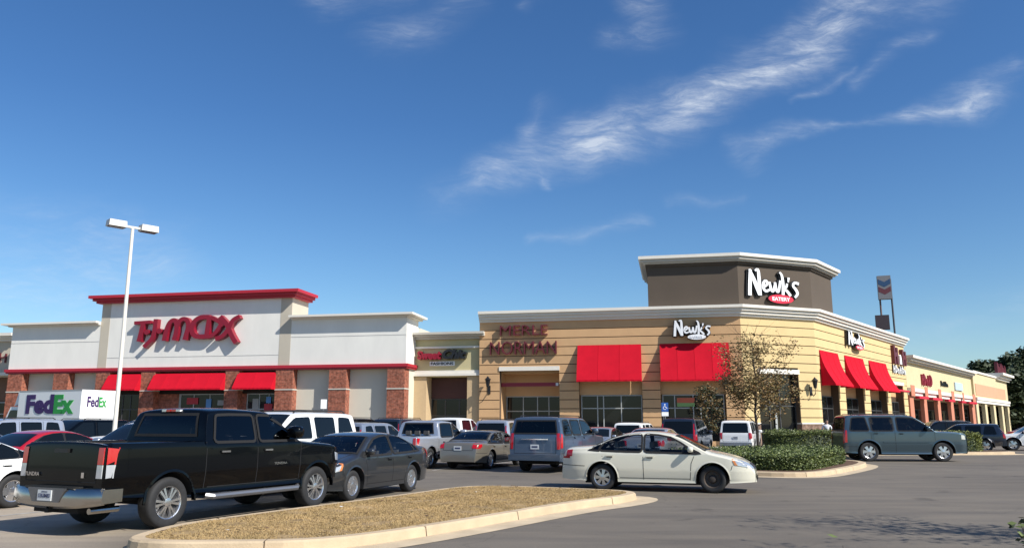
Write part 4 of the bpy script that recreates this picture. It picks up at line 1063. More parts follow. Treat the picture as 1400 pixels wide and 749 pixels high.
    for sd_ in (-1, 1):
        m2 = MB()
        for v, q, m in dr:
            if v == 'rear': c.decal([(sd_*p[0], p[1], sd_*p[2], p[3]) for p in q], 'rear', .010, 3, 3, m2, m)
            else: c.decal(q, 'right' if sd_ < 0 else 'left', .010, 3, 3, m2, m)
        if m2.v: weld(m2).build('taillight', root, smooth=True)
        m2 = MB()
        for v, q, m in sp['headl']:
            if v == 'front': c.decal([(sd_*p[0], p[1], sd_*p[2], p[3]) for p in q], 'front', .010, 3, 3, m2, m)
            else: c.decal(q, 'right' if sd_ < 0 else 'left', .010, 3, 3, m2, m)
        if m2.v: weld(m2).build('headlight', root, smooth=True)
    m2 = MB()
    for q in sp['grille']: c.decal(q, 'front', .010, 3, 3, m2, M_CTRIM)
    if m2.v: weld(m2).build('grille', root, smooth=True)
    # door handles
    for x, z in sp['handles']:
        for sd_ in (-1, 1):
            y = c.W(x, z); mb = MB(); mb.box(x-.10, x+.10, min(sd_*(y+.015), sd_*(y+.04)), max(sd_*(y+.015), sd_*(y+.04)), z-.014, z+.016, PLAIN.get(kw.get('hm', col).name, kw.get('hm', col)))
            mb.box(x-.095, x-.065, min(sd_*y, sd_*(y+.02)), max(sd_*y, sd_*(y+.02)), z-.014, z+.014, M_CTRIM); mb.box(x-.09, x+.06, min(sd_*(y-.01), sd_*(y+.004)), max(sd_*(y-.01), sd_*(y+.004)), z-.045, z-.014, M_UNDER)
            mb.build('door_handle', root)
    add_mirror(root, c, sp['mir'][0], sp['mir'][1], PLAIN.get(kw.get('mm', col).name, kw.get('mm', col)), sp.get('mirs', 1.))
    # licence plate at the back
    px_, pz_ = sp['plate']
    h, nn, d = c.hit(0.0, pz_, 'rear')
    if h is not None and not kw.get('noplate'):
        x = min([hh.x for hh in (c.hit(0, pz_-.07, 'rear')[0], c.hit(0, pz_+.07, 'rear')[0], h) if hh is not None])-.012
        mb = MB(); mb.box(x-.008, x, -.155, .155, pz_-.078, pz_+.078, M_PLATE); mb.box(x-.011, x-.008, -.11, .11, pz_-.03, pz_+.03, M_INK); mb.build('license_plate', root)
    if sp.get('rack'):
        mb = MB(); x0, x1, rz_ = sp['rack']
        for sd_ in (-1, 1):
            y = c.W((x0+x1)/2, c.h)*.88*sd_; mb.tube([(x0, y, rz_-.03), (x0+.12, y, rz_+.03), (x1-.12, y, rz_+.03), (x1, y, rz_-.04)], .018, kw.get('rackm', M_CTRIM), 6)
        yv = c.W(0, c.h)*.88
        for x in (x0+.45, x1-.55): mb.tube([(x, -yv, rz_+.03), (x, yv, rz_+.03)], .014, kw.get('rackm', M_CTRIM), 6)
        mb.build('roof_rack', root)
    add_wheels(root, c, wheels[0], wheels[1], frontw, steer)
    root_car[root.name] = c
    return root, c
root_car = {}

# ---- body types (x forward, metres)
def sedan(L=4.85, w=.91, h=1.46, boot=1.08, sport=0):
    k = L/4.85; s = lambda P: [(x*k, z*h/1.46) for x, z in P]
    t = h/1.46
    sil = s([(-2.425,.30),(-2.425,.50),(-2.40,.72),(-2.36,.92),(-2.31,boot-.03),(-2.20,boot+.01),(-1.75,boot+.035),(-1.55,boot+.06),(-1.05,1.34),(-.65,1.44),(-.15,1.465),(.25,1.44),(.62,1.36),(1.0,1.16),(1.30,1.00),(1.45,.965),(1.95,.86),(2.22,.74),(2.36,.62),(2.42,.48),(2.425,.34),(2.40,.24)])
    zl = .93
    return dict(L=L, w=w, h=h, zb=.92*t, tum=.27, xr=-1.34*k, xf=1.40*k, rt=.33, ra=.405, sill=.23, sil=sil, crown=.10, end=.75, endc=.28, endr=.2,
      wins=[[(x*k,z*t,x2*k,z2*t) for x,z,x2,z2 in q] for q in (
        [(-1.62,1.0,-1.50,1.08),(-1.42,.985,-1.36,1.17)],
        [(-1.38,.985,-1.30,1.185),(-1.0,.975,-1.0,1.29),(-.7,.97,-.7,1.35),(-.32,.965,-.32,1.372)],
        [(-.24,.96,-.24,1.372),(.1,.955,.1,1.355),(.4,.95,.4,1.30),(.72,.945,.66,1.17),(1.02,.935,.88,1.03),(1.1,.935,1.08,.945)])],
      dlo=[(x*k,z*t,x2*k,z2*t) for x,z,x2,z2 in [(-1.68,.985,-1.52,1.10),(-1.3,.965,-1.3,1.215),(-1.0,.955,-1.0,1.315),(-.6,.945,-.6,1.372),(-.2,.94,-.2,1.385),(.1,.935,.1,1.368),(.42,.93,.42,1.31),(.72,.925,.72,1.19),(1.02,.92,1.02,1.03),(1.17,.918,1.16,.935)]],
      ws=(1.28*k,.58*k), wsz=(1.0*t,1.35*t), back=('top',-1.52*k,-.88*k,1.1*t,1.36*t),
      tail=[('rear',[(.58,.80*t,.60,.98*t),(.84,.78*t,.82,1.0*t)],M_TAIL),('side',[(-2.38*k,.80*t,-2.34*k,.98*t),(-2.12*k,.84*t,-2.10*k,1.0*t)],M_TAIL)],
      headl=[('front',[(.48,.58*t,.50,.70*t),(.80,.60*t,.78,.80*t)],M_CLEAR),('side',[(2.34*k,.60*t,2.25*k,.70*t),(2.0*k,.66*t,1.92*k,.82*t)],M_CLEAR),('side',[(2.0*k,.66*t,1.92*k,.82*t),(1.93*k,.67*t,1.87*k,.81*t)],M_AMBER)],
      grille=[[(-.42,.56*t,-.42,.70*t),(.42,.56*t,.42,.70*t)],[(-.5,.28*t,-.5,.4*t),(.5,.28*t,.5,.4*t)]],
      handles=[(-1.12*k,.86*t),(-.10*k,.85*t)], mir=(.92*k,1.0*t), plate=(0,.80*t),
      seams=[[(-1.0*k,.34),(-1.12*k,.5),(-1.28*k,.72),(-1.36*k,.96*t)],[(-.28*k,.30),(-.28*k,.94*t)],[(.86*k,.30),(.90*k,.7),(1.0*k,.93*t)],[(-1.0*k,.33),(.86*k,.33)],[(-2.39*k,.62*t),(-1.78*k,.60*t)],[(1.84*k,.55*t),(1.88*k,.66*t)]],
      tseams=[[(1.3*k,-.70),(2.1*k,-.62)],[(1.3*k,.70),(2.1*k,.62)],[(-1.68*k,-.62),(-2.2*k,-.6)],[(-1.68*k,.62),(-2.2*k,.6)]], rseams=[[(-.6,.72*t),(.6,.72*t)],[(-.6,.72*t),(-.6,1.02*t)],[(.6,.72*t),(.6,1.02*t)]])
def suv(L=5.1, w=1.0, h=1.93, zb=1.2, hood=1.24, rake=.55, tailx=.14, tall=None, wb=None, rt=.385, nwin=3, sill=.34, rack=True, tum=.17, tl='tall', cowl=1.05):
    H = L/2; k = L/5.1
    xr = -1.36*k if wb is None else -wb/2-.02*k; xf = 1.60*k if wb is None else wb/2+.0
    xc = H-1.05*k-.32*k         # windshield base x
    sil = [(-H,.42),(-H,.60),(-H+.015,.85),(-H+.03,zb),(-H+.07,zb+.12),(-H+tailx,h-.22),(-H+tailx+.04,h-.05),(-H+tailx+.16,h-.005),(-H+1.2,h+.0),(0,h),(xc-.95,h-.03),(xc-.78,h-.07),(xc-.35,h-.34),(xc,hood+.06),(xc+.18,hood),(H-.5,hood-.03),(H-.18,hood-.07),(H-.05,hood-.10),(H-.01,hood-.22),(H,.86),(H,.70),(H,.5),(H-.02,.42),(H-.05,.36)]
    g = zb+.03; tp = h-.135; B = -H+tailx
    q1 = [(B+.16,g,B+.27,tp-.02),(B+.5,g,B+.55,tp),(B+.92*k,g,B+.92*k-(.10 if rake else 0),tp)]
    a0 = B+1.05*k; a1 = a0+.88*k; f0 = a1+.19; f1 = xc-.10
    q2 = [(a0,g,a0-.02,tp),(a1,g,a1,tp)]
    q3 = [(f0,g,f0,tp),(f0+(f1-f0)*.45,g,f0+(f1-f0)*.42,tp-.02),(f1-.22,g,xc-.80,tp-.06),(f1+.02,g,f1-.10,g+.16)]
    return dict(L=L, w=w, h=h, zb=zb, tum=tum, xr=xr, xf=xf, rt=rt, ra=rt+.085, sill=sill, sil=sil, crown=.085, end=.4, endc=.15, endr=.07, zm=.78,
      wins=[q1, q2, q3], dlo=None, ws=(xc-.02, xc-.80), wsz=(hood+.1, h-.12), back=('rear', zb+.08, h-.16, w*.78, w*.70),
      tail=[('rear',[(w*.80,.80,w*.78,h-.28 if tl=='tall' else zb+.08),(w*.935,.80,w*.92,h-.28 if tl=='tall' else zb+.08)],M_TAIL),('side',[(-H+.03,.84,-H+.06,zb+.05),(-H+.14,.84,-H+.16,zb+.05)],M_TAIL)],
      headl=[('front',[(w*.56,hood-.40,w*.56,hood-.18),(w*.84,hood-.40,w*.84,hood-.18)],M_CLEAR),('side',[(H-.11,hood-.38,H-.14,hood-.2),(H-.30,hood-.36,H-.30,hood-.17)],M_CLEAR)],
      grille=[[(-w*.52,.74,-w*.52,hood-.2),(w*.52,.74,w*.52,hood-.2)],[(-w*.7,.42,-w*.7,.56),(w*.7,.42,w*.7,.56)]],
      handles=[(a0+.18,zb-.07),(f0+.16,zb-.08)], mir=(xc-.28,g+.08), mirs=1.25, plate=(0,.88), rack=(-H+.45, xc-1.0, h) if rack else None,
      seams=[[(a0-.05,.85),(a0-.08,h-.1)],[(a1+.06,sill+.06),(a1+.06,h-.12)],[(f1+.1,sill+.08),(f1+.12,zb)],[(a0+.25,sill+.08),(f1+.1,sill+.08)],[(-H+.02,.66),(xr-.46,.66)]],
      tseams=[], rseams=[[(-w*.76,.66),(w*.76,.66)],[(-w*.76,.66),(-w*.74,h-.1)],[(w*.76,.66),(w*.74,h-.1)]])
def pickup(L=5.8, w=1.01, h=1.94, rail=1.38, bedl=1.75, zb=1.30, rt=.405, xr=-1.655, xf=2.045, hood=1.34, doors=4):
    H = L/2; cb = -H+.1+bedl; xc = H-1.48
    sil = [(-H,.68),(-H,.80),(-H+.005,1.0),(-H+.02,rail-.04),(-H+.03,rail),(-H+.05,rail),(-H+.2,rail),(cb-.02,rail),(cb,rail),(cb,rail),(cb+.02,rail+.08),(cb+.06,rail+.3),(cb+.12,h-.09),(cb+.16,h-.02),(cb+.42,h),(cb+.8,h+.01),(xc-.85,h-.02),(xc-.68,h-.06),(xc-.3,h-.32),(xc,hood+.05),(xc+.2,hood),(H-.6,hood-.04),(H-.25,hood-.08),(H-.08,hood-.18),(H-.02,hood-.36),(H,.85),(H,.6),(H-.02,.5)]
    g = zb+.05; tp = h-.14; a0 = cb+.22; a1 = a0+.98; f0 = a1+.12; f1 = xc-.08
    if doors == 2: pass
    return dict(L=L, w=w, h=h, zb=zb, tum=.18, xr=xr, xf=xf, rt=rt, ra=rt+.085, sill=.52, sil=sil, crown=.09, end=.5, endc=.18, endr=.05, zm=.85, bed=(-H+.12, cb-.03, rail-.5),
      wins=[[(a0,g,a0+.08,tp),(a0+.4,g,a0+.4,tp+.01),(a1,g,a1,tp+.01)],[(f0,g,f0,tp+.01),(f0+(f1-f0)*.5,g,f0+(f1-f0)*.42,tp),(f1-.25,g,xc-.72,tp-.05),(f1+.0,g,f1-.12,g+.15)]],
      dlo=None, ws=(xc-.02, xc-.70), wsz=(hood+.08, h-.1), back=('rear', rail+.09, h-.13, w*.72, w*.64),
      tail=[('rear',[(w*.80,rail-.33,w*.80,rail-.08),(w*.97,rail-.33,w*.968,rail-.08)],M_TAIL),('rear',[(w*.80,rail-.53,w*.80,rail-.335),(w*.968,rail-.53,w*.97,rail-.335)],M_CLEAR),('side',[(-H+.035,rail-.33,-H+.045,rail-.08),(-H+.16,rail-.28,-H+.22,rail-.10)],M_TAIL),('side',[(-H+.035,rail-.53,-H+.035,rail-.335),(-H+.12,rail-.52,-H+.16,rail-.335)],M_CLEAR)],
      headl=[('front',[(w*.62,.86,w*.62,1.08),(w*.9,.86,w*.9,1.1)],M_CLEAR),('side',[(H-.10,.9,H-.14,1.05),(H-.3,.92,H-.34,1.08)],M_CLEAR)],
      grille=[[(-w*.55,.78,-w*.55,1.1),(w*.55,.78,w*.55,1.1)]],
      handles=[(a0+.22,zb-.12),(f0+.2,zb-.12)], mir=(xc-.25,g+.12), mirs=1.6, plate=(0,.6),
      seams=[[(cb+.02,.58),(cb+.03,rail+.1)],[(a1+.06,.58),(a1+.06,h-.13)],[(f1+.12,.60),(f1+.14,zb)],[(cb+.1,.60),(f1+.1,.60)]],
      tseams=[], rseams=[[(-w*.79,.80),(-w*.79,rail-.01)],[(w*.79,.80),(w*.79,rail-.01)],[(-w*.79,.79),(w*.79,.79)]])

P_BLACK = twoside(mat('paint_black', (.0015,.002,.003), .2, metal=0, coat=.3, spec=.12))
P_GREY = paint('charcoal', (.05,.053,.058), .6, .3)
P_PEARL = paint('pearl', (.72,.69,.565), .1, .4)
P_BLUEG = paint('slate_blue', (.052,.086,.108), .6, .3)
P_BLUEG2 = paint('steel_blue', (.105,.145,.20), .6, .3)
P_BEIGE = paint('beige', (.25,.225,.18), .55)
P_SILV = paint('silver', (.40,.43,.48), .65, .28)
P_SILV2 = paint('silver_pale', (.52,.54,.58), .6, .28)
P_WHITE = paint('white', (.80,.80,.78), 0, .4)
P_RED = paint('red', (.45,.01,.02), .2)
P_NAVY = paint('navy', (.02,.03,.05), .4)

M_BUMP = mat('brushed_chrome', (.42,.40,.37), .24, metal=1.)
# hero: black pickup
sp = pickup(L=5.81, w=1.015, h=1.94, bedl=1.82)
sp['fine'] = 1
bp_, c = vehicle(sp, 'large black crew cab pickup with chrome rear bumper beside the dry grass island', 'pickup', 'pickup_truck', (-5.73, 15.28), 64.8, P_BLACK, wheels=('split', 6), hm=M_CHROME, mm=P_BLACK, noplate=True, hi=1, sg=M_TGD, rows=(.28,-.62))
mb = MB(); H = 5.81/2; yb = [(-1.0,.0),(-.98,-.06),(-.86,-.11),(-.45,-.14),(0,-.15),(.45,-.14),(.86,-.11),(.98,-.06),(1.0,0)]
ys = [-1.0+2.0*i/24 for i in range(25)]; rows = []
def bz(y): return .40+.07*abs(y)**2.5, .70
def bx_(y): return -H-.19+.17*abs(y)**4
rows = [[(bx_(y)+.05, y*1.01, bz(y)[0]) for y in ys], [(bx_(y), y*1.01, bz(y)[0]+.04) for y in ys], [(bx_(y)-.01, y*1.01, .55) for y in ys], [(bx_(y), y*1.01, .665) for y in ys], [(bx_(y)+.03, y*1.01, .70) for y in ys], [(-H+.02, y*1.0, .71) for y in ys]]
mb.grid(rows, M_BUMP)
for sd_ in (-1, 1):
    mb.hexa([(-H-.03,sd_*1.0,.48),(-H+.32,sd_*1.02,.50),(-H+.32,sd_*1.0,.50),(-H-.03,sd_*.97,.48),(-H-.03,sd_*1.0,.69),(-H+.32,sd_*1.02,.69),(-H+.32,sd_*1.0,.69),(-H-.03,sd_*.97,.69)], M_BUMP)
mb.box(-H-.17, -H+.0, -.55, .55, .695, .725, M_CTRIM)
b_ = weld(mb).build('rear_bumper', bp_, smooth=True, ang=40)
mb = MB(); mb.hexa([(-H-.212,-.30,.50),(-H-.212,.30,.50),(-H-.17,.30,.50),(-H-.17,-.30,.50),(-H-.212,-.42,.705),(-H-.212,.42,.705),(-H-.17,.42,.705),(-H-.17,-.42,.705)], mat('bumper_recess', (.16,.16,.17), .35, metal=.6)); mb.build('plate_recess', b_)
mb = MB(); mb.box(-H-.228, -H-.214, -.155, .155, .52, .675, M_PLATE); lp = mb.build('license_plate', bp_)
class CarFr:      # writes text on the back (view from behind) or on the right side of a vehicle
    def __init__(f, kind, c): f.k = kind; f.c = c
    def __call__(f, s, o, z): return (-f.c-o, -s, z) if f.k == 'rear' else (s, -f.c-o, z)
text_mesh('52K0M83', .26, .06, .004, M_INK, CarFr('rear', H+.2285), -.13, .565, 0, 'lettering', lp, (0,0,0), bold=.01)
text_mesh('Alabama', .14, .018, .004, M_INK, CarFr('rear', H+.2285), -.07, .645, 0, 'lettering', lp, (0,0,0), bold=.0)
text_mesh('TUNDRA', .34, .06, .012, M_CHROME, CarFr('rear', H+.012), -.80, .86, 0, 'badge', bp_, (0,0,0), bold=.02)
text_mesh('TUNDRA', .36, .045, .012, M_CHROME, CarFr('right', c.W(1.0, .92)), .72, .90, 0, 'badge', bp_, (0,0,0), bold=.02)
mb = MB(); mb.box(-H-.02, -H+.0, -.56, -.50, .85, .93, M_CHROME); mb.build('keyhole', bp_)
mb = MB(); mb.box(-H-.025, -H+.02, -.15, .15, 1.22, 1.28, M_CTRIM); mb.build('tailgate_handle', bp_)
for sd_ in (-1, 1):
    mb = MB(); mb.tube([(-.9, sd_*.98, .46), (-.8, sd_*1.06, .44), (1.35, sd_*1.06, .44), (1.45, sd_*.98, .46)], .05, mat('running_board', (.3,.3,.31), .4, metal=.8), 8); mb.build('running_board', bp_)
mb = MB(); mb.tube([(-H-.0, -.72, .37), (-H+.5, -.72, .37)], .045, M_BUMP, 12); mb.build('exhaust', bp_)
mb = MB(); mb.lathe([(.001,-.13),(.30,-.13),(.38,-.10),(.39,0),(.38,.1),(.3,.13),(.001,.13)], M_TYRE, 24, 'z', (-H+.75, 0, .60)); mb.build('spare_wheel', bp_)
mb = MB(); mb.box(-H-.17, -H-.02, -.04, .04, .34, .40, M_UNDER); mb.box(-H-.02, -H+.3, -.5, .5, .33, .42, M_UNDER); mb.build('tow_hitch', bp_)
cbx = -H+.1+1.82
mb = MB(); 
for y, m in ((-.17,M_CLEAR),(-.06,M_TAIL),(.06,M_TAIL),(.17,M_CLEAR)): mb.box(cbx+.10, cbx+.17, y-.05, y+.05, 1.87, 1.91, m)
mb.build('brake_light', bp_)
# grey sedan, nose to the pickup
sp = sedan(L=4.8, w=.91, h=1.47, boot=1.10); sp['fine'] = 1
gs_, c = vehicle(sp, 'charcoal grey sedan parked nose to nose with the black pickup beside the grass island', 'car', 'parked_car', (-3.78, 19.62), 249, P_GREY, wheels=('alloy', 5), hm=P_GREY)
# white sedan crossing
sp = sedan(L=4.84, w=.92, h=1.475, boot=1.06); sp['fine'] = 1
ga_, c = vehicle(sp, 'pearl white sedan with one bare steel front wheel driving across the lot', 'car', 'moving_car', (3.83, 21.25), -18.2, P_PEARL, wheels=('cover', 7), frontw='steel', steer=R(-6), hm=P_PEARL, noplate=True, seat=M_SEATL)
# slate blue suv
sp = suv(L=5.4, w=1.0, h=2.08, zb=1.33, hood=1.35, wb=3.2, rt=.43); sp['fine'] = 1
ta_, c = vehicle(sp, 'slate blue full size SUV leaving past the right hand hedge, seen from its side', 'SUV', 'sport_utility_vehicle', (17.8, 37.6), -4.5, P_BLUEG, wheels=('alloy', 6), noplate=True, hi=1, sg=M_TGD)
mb = MB()
for sd_ in (-1, 1):
    y = c.W(0, .78); mb.box(-1.0, 1.0, min(sd_*(y-.01), sd_*(y+.02)), max(sd_*(y-.01), sd_*(y+.02)), .84, .88, PLAIN[P_BLUEG.name])
    mb.build('side_moulding', ta_); mb = MB()
H = 2.75
sp = suv(L=5.2, w=1.02, h=1.92, zb=1.26, hood=1.28, rt=.40, tl='low'); sp['fine'] = 1
yk, c = vehicle(sp, 'steel blue full size SUV seen from behind, left of the pearl white sedan', 'SUV', 'sport_utility_vehicle', (1.8, 30.6), 67, P_BLUEG2, hi=1, sg=M_TGD)
mb = MB(); mb.box(-2.70, -2.4, -.95, .95, .42, .62, PLAIN[P_BLUEG2.name]); mb.build('bumper', yk); mb = MB(); mb.box(-2.62, -2.59, -.5, .5, 1.12, 1.15, M_CHROME); mb.build('chrome_strip', yk)
sp = sedan(L=4.95, w=.92, h=1.42, boot=1.02); sp['fine'] = 1
vehicle(sp, 'beige sedan seen from behind between the silver pickup and the steel blue SUV', 'car', 'parked_car', (-1.05, 32.4), 67, P_BEIGE)
sp = pickup(L=5.3, w=.94, h=1.80, rail=1.22, bedl=1.55, zb=1.12, rt=.38, xr=-1.55, xf=1.72, hood=1.16); sp['fine'] = 1
tc_, c = vehicle(sp, 'silver crew cab pickup behind the grey sedan, seen from its rear corner', 'pickup', 'pickup_truck', (-3.3, 32.7), 67, P_SILV2, wheels=('alloy', 5), flare=P_SILV, hi=1, sg=M_TGD, rows=(.1,-.75))
mb = MB(); mb.box(-2.82, -2.5, -.9, .9, .52, .68, M_CHROME); mb.build('rear_bumper', tc_)
sp = suv(L=4.55, w=.9, h=1.72, zb=1.02, hood=1.05, rt=.34, tailx=.22, sill=.28, rack=False, tum=.22, wb=2.65)
vehicle(sp, 'silver crossover with tall red tail lights left of the silver pickup', 'SUV', 'parked_car', (-5.75, 33.9), 67, P_SILV)
sp = suv(L=5.2, w=1.0, h=1.97, zb=1.26, hood=1.28, rt=.39)
vehicle(sp, 'white full size SUV with dark windows directly behind the black pickup and grey sedan', 'SUV', 'sport_utility_vehicle', (-6.15, 21.0), 249, P_WHITE, rackm=M_CTRIM, hi=1)
sp = sedan(L=4.8, boot=1.08)
vehicle(sp, 'white sedan cut off by the left edge next to the black pickup', 'car', 'parked_car', (-11.35, 15.7), 246, P_WHITE)
sp = sedan(L=4.6, h=1.48, boot=1.1)
vehicle(sp, 'bright red sedan behind the white one at the left edge', 'car', 'parked_car', (-14.2, 24.4), 248, P_RED)
sp = suv(L=4.5, w=.9, h=1.72, zb=1.06, hood=1.1, rt=.34, tailx=.25, sill=.26, rack=False, tum=.24, wb=2.65)
vehicle(sp, 'pale blue silver crossover whose windshield shows over the black pickup bed', 'SUV', 'parked_car', (-10.0, 22.3), 248, P_SILV)
sp = suv(L=4.9, w=.97, h=1.86, zb=1.1)
vehicle(sp, 'silver grey SUV at the far left under the delivery truck cab', 'SUV', 'parked_car', (-19.3, 30.2), 248, P_SILV2)
vehicle(sp, 'black SUV parked left of the white one below the delivery truck', 'SUV', 'parked_car', (-19.2, 35.6), 248, P_BLACK)
vehicle(sp, 'white SUV behind the pale blue silver crossover, near the lamp post', 'SUV', 'parked_car', (-14.8, 33.2), 248, P_WHITE)
sp = sedan(L=4.8)
vehicle(sp, 'dark silver sedan with a light roof line behind the white car at the left edge', 'car', 'parked_car', (-17.5, 25.6), 248, P_SILV)
sp = suv(L=5.2, w=1.0, h=2.15, zb=1.2)
vehicle(sp, 'tall red SUV of which only the roof shows above the white SUV', 'SUV', 'parked_car', (-9.4, 38.6), 67, P_RED)
sp = suv(L=4.9, w=.97, h=1.95, zb=1.1)
vehicle(sp, 'black SUV behind the silver crossover, in front of a brick pier', 'SUV', 'parked_car', (-8.1, 42.9), 67, P_BLACK)
vehicle(sp, 'black SUV farther back beside the white pickup', 'SUV', 'parked_car', (-5.7, 44.6), 67, P_NAVY)
sp = pickup(L=5.6, w=.98, h=1.98, bedl=1.7)
vehicle(sp, 'white pickup partly hidden behind the silver pickup', 'pickup', 'pickup_truck', (-3.0, 41.3), 67, P_WHITE)
sp = suv(L=4.8, w=.95, h=1.86, zb=1.1)
vehicle(sp, 'white SUV behind the beige sedan, seen from the rear', 'SUV', 'parked_car', (-.1, 40.4), 67, P_SILV2)
sp = sedan(L=4.7, h=1.52)
vehicle(sp, 'light grey sedan facing the camera behind the steel blue SUV', 'car', 'parked_car', (4.4, 40.6), 247, P_SILV)
vehicle(sp, 'silver sedan just behind the roof of the pearl white sedan', 'car', 'parked_car', (5.9, 33.6), 67, P_SILV2)
sp = suv(L=4.8, w=.95, h=1.75, zb=1.05)
vehicle(sp, 'small white SUV by the shop windows behind the silver sedan', 'SUV', 'parked_car', (7.6, 49.2), 67, P_WHITE)
sp = suv(L=5.0, w=.98, h=1.95, zb=1.1, tailx=.3)
vehicle(sp, 'dark navy SUV beside the white SUV in front of the restaurant door', 'SUV', 'sport_utility_vehicle', (9.3, 43.2), 67, P_NAVY)
sp = suv(L=4.85, w=.95, h=1.88, zb=1.08, tl='low')
gx, c = vehicle(sp, 'white SUV with dark rear window parked by the small tree and hedge', 'SUV', 'sport_utility_vehicle', (13.9, 49.4), 67, P_WHITE, hi=1)
mb = MB(); mb.box(-2.5, -2.3, -.9, .9, .42, .62, PLAIN[P_SILV.name]); mb.build('bumper', gx)
sp = suv(L=4.4, w=.92, h=1.85, zb=1.12, hood=1.2, tailx=.08)
vehicle(sp, 'black boxy SUV in front of the salmon columns', 'SUV', 'parked_car', (27.9, 53.6), 178, P_BLACK)
sp = suv(L=4.7, w=.94, h=1.68, zb=1.02, hood=1.05, tailx=.3, rack=False)
vehicle(sp, 'charcoal crossover with red tail light right of the yellow green hedge', 'SUV', 'parked_car', (27.6, 50.0), 150, P_NAVY)
vehicle(sp, 'white crossover at the right edge beside the charcoal one', 'SUV', 'parked_car', (33.6, 52.2), 160, P_WHITE)
sp = sedan(L=4.7)
vehicle(sp, 'white sedan far back in front of the shop row columns', 'car', 'parked_car', (33.4, 60.5), 160, P_WHITE)
vehicle(sp, 'dark red sedan far away at the right edge under the pines', 'car', 'parked_car', (42.8, 66.5), 20, P_RED)

# ---- delivery truck
tr = thing('delivery_truck', 'white box delivery truck with purple and green lettering in front of the big store', 'truck', (-27.15, 49.3, 0), R(155), 'vehicles in the parking lot')
M_TRW = mat('truck_white', (.78,.78,.77), .35, coat=.4)
mb = MB(); mb.box(-2.8, 2.8, -1.2, 1.2, .95, 3.64, M_TRW)
for a in (-1.205, 1.185):
    for z in (.95, 3.56): mb.box(-2.82, 2.82, a, a+.02, z, z+.09, M_FRAME)
mb.box(-2.812, -2.80, -1.1, 1.1, 1.05, 3.45, M_TRW); cg = mb.build('cargo_box', tr)
mb = MB(); mb.box(2.85, 4.4, -1.05, 1.05, .6, 1.6, M_TRW); mb.hexa([(2.85,-1.05,1.602),(4.35,-1.05,1.602),(4.35,1.05,1.602),(2.85,1.05,1.602),(2.85,-1.0,2.7),(3.8,-1.0,2.7),(3.8,1.0,2.7),(2.85,1.0,2.7)], M_TRW)
mb.hexa([(2.81,-1.1,2.9),(3.3,-1.1,2.75),(3.3,1.1,2.75),(2.81,1.1,2.9),(2.81,-1.1,3.6),(3.0,-1.1,3.6),(3.0,1.1,3.6),(2.81,1.1,3.6)], M_TRW); cab = mb.build('cab', tr)
mb = MB()
for sd_ in (-1, 1): mb.hexa([(3.0,sd_*1.055,1.7),(4.1,sd_*1.055,1.7),(4.1,sd_*1.04,1.7),(3.0,sd_*1.04,1.7),(3.0,sd_*1.035,2.5),(3.75,sd_*1.035,2.5),(3.75,sd_*1.0,2.5),(3.0,sd_*1.0,2.5)], M_CGLASS)
mb.build('side_window', cab)
mb = MB(); mb.box(-2.7, 4.2, -.5, .5, .55, .93, M_UNDER); mb.build('chassis', tr)
for x in (-1.6, 3.5):
    for sd_ in (-1, 1):
        mb = MB(); mb.lathe([(.001,-.14),(.3,-.14),(.45,-.12),(.48,-.06),(.48,.06),(.45,.12),(.28,.14),(.27,.08),(.001,.06)], M_TYRE, 24); o = mb.build('wheel', tr); o.location = (x, sd_*1.0, .48)
M_PUR = mat('logo_purple', (.04,.01,.10), .5); M_GRN = mat('logo_green', (.02,.30,.05), .5)
lf = lambda s, o, z: (2.4 - s, 1.2+o, z)      # camera-facing long side (left side of the truck)
text_mesh('Fed', 2.5, 1.15, .02, M_PUR, lf, .35, 2.25, .004, 'lettering', cg, (0,0,0), bold=.05); text_mesh('Ex', 1.75, 1.12, .02, M_GRN, lf, 2.88, 2.25, .004, 'lettering', cg, (0,0,0), bold=.05)
rf = lambda s, o, z: (-2.815-o, .9 - s, z)
text_mesh('Fed', .75, .6, .02, M_PUR, rf, .1, 2.65, .0, 'lettering', cg, (0,0,0), bold=.02); text_mesh('Ex', .5, .58, .02, M_GRN, rf, .88, 2.65, .0, 'lettering', cg, (0,0,0), bold=.02)

# ------------------------------------------------------------------ street furniture
lp = thing('street_lamp', 'tall cream lamp post with two shoebox heads in front of the big white store', 'lamp post', (-14.68, 30, 0))
mb = MB(); mb.lathe([(.28,0),(.28,.75),(.24,.8),(.001,.8)], M_CONC, 20, 'z'); mb.build('base', lp)
mb = MB(); mb.tube([(0,0,.8),(0,0,9.15)], [.085,.06], M_POLE, 10); mb.build('pole', lp)
T = Matrix.Rotation(R(46), 4, 'Z')
mb = MB(); mb.box(-.5, .5, -.04, .04, 9.08, 9.16, M_LAMPG, T); mb.build('arm', lp)
for sd_ in (-1, 1):
    x = sd_*.60; mb = MB(); mb.hexa([T @ Vector(p) for p in [(x-.33,-.2,9.04),(x+.33,-.2,9.04),(x+.33,.2,9.04),(x-.33,.2,9.04),(x-.31,-.19,9.28),(x+.31,-.19,9.28),(x+.31,.19,9.28),(x-.31,.19,9.28)]], M_LAMPG)
    hd = mb.build('lamp_head', lp); mb = MB(); mb.box(x-.28, x+.28, -.15, .15, 9.015, 9.037, M_LAMPD, T); mb.build('lens', hd)

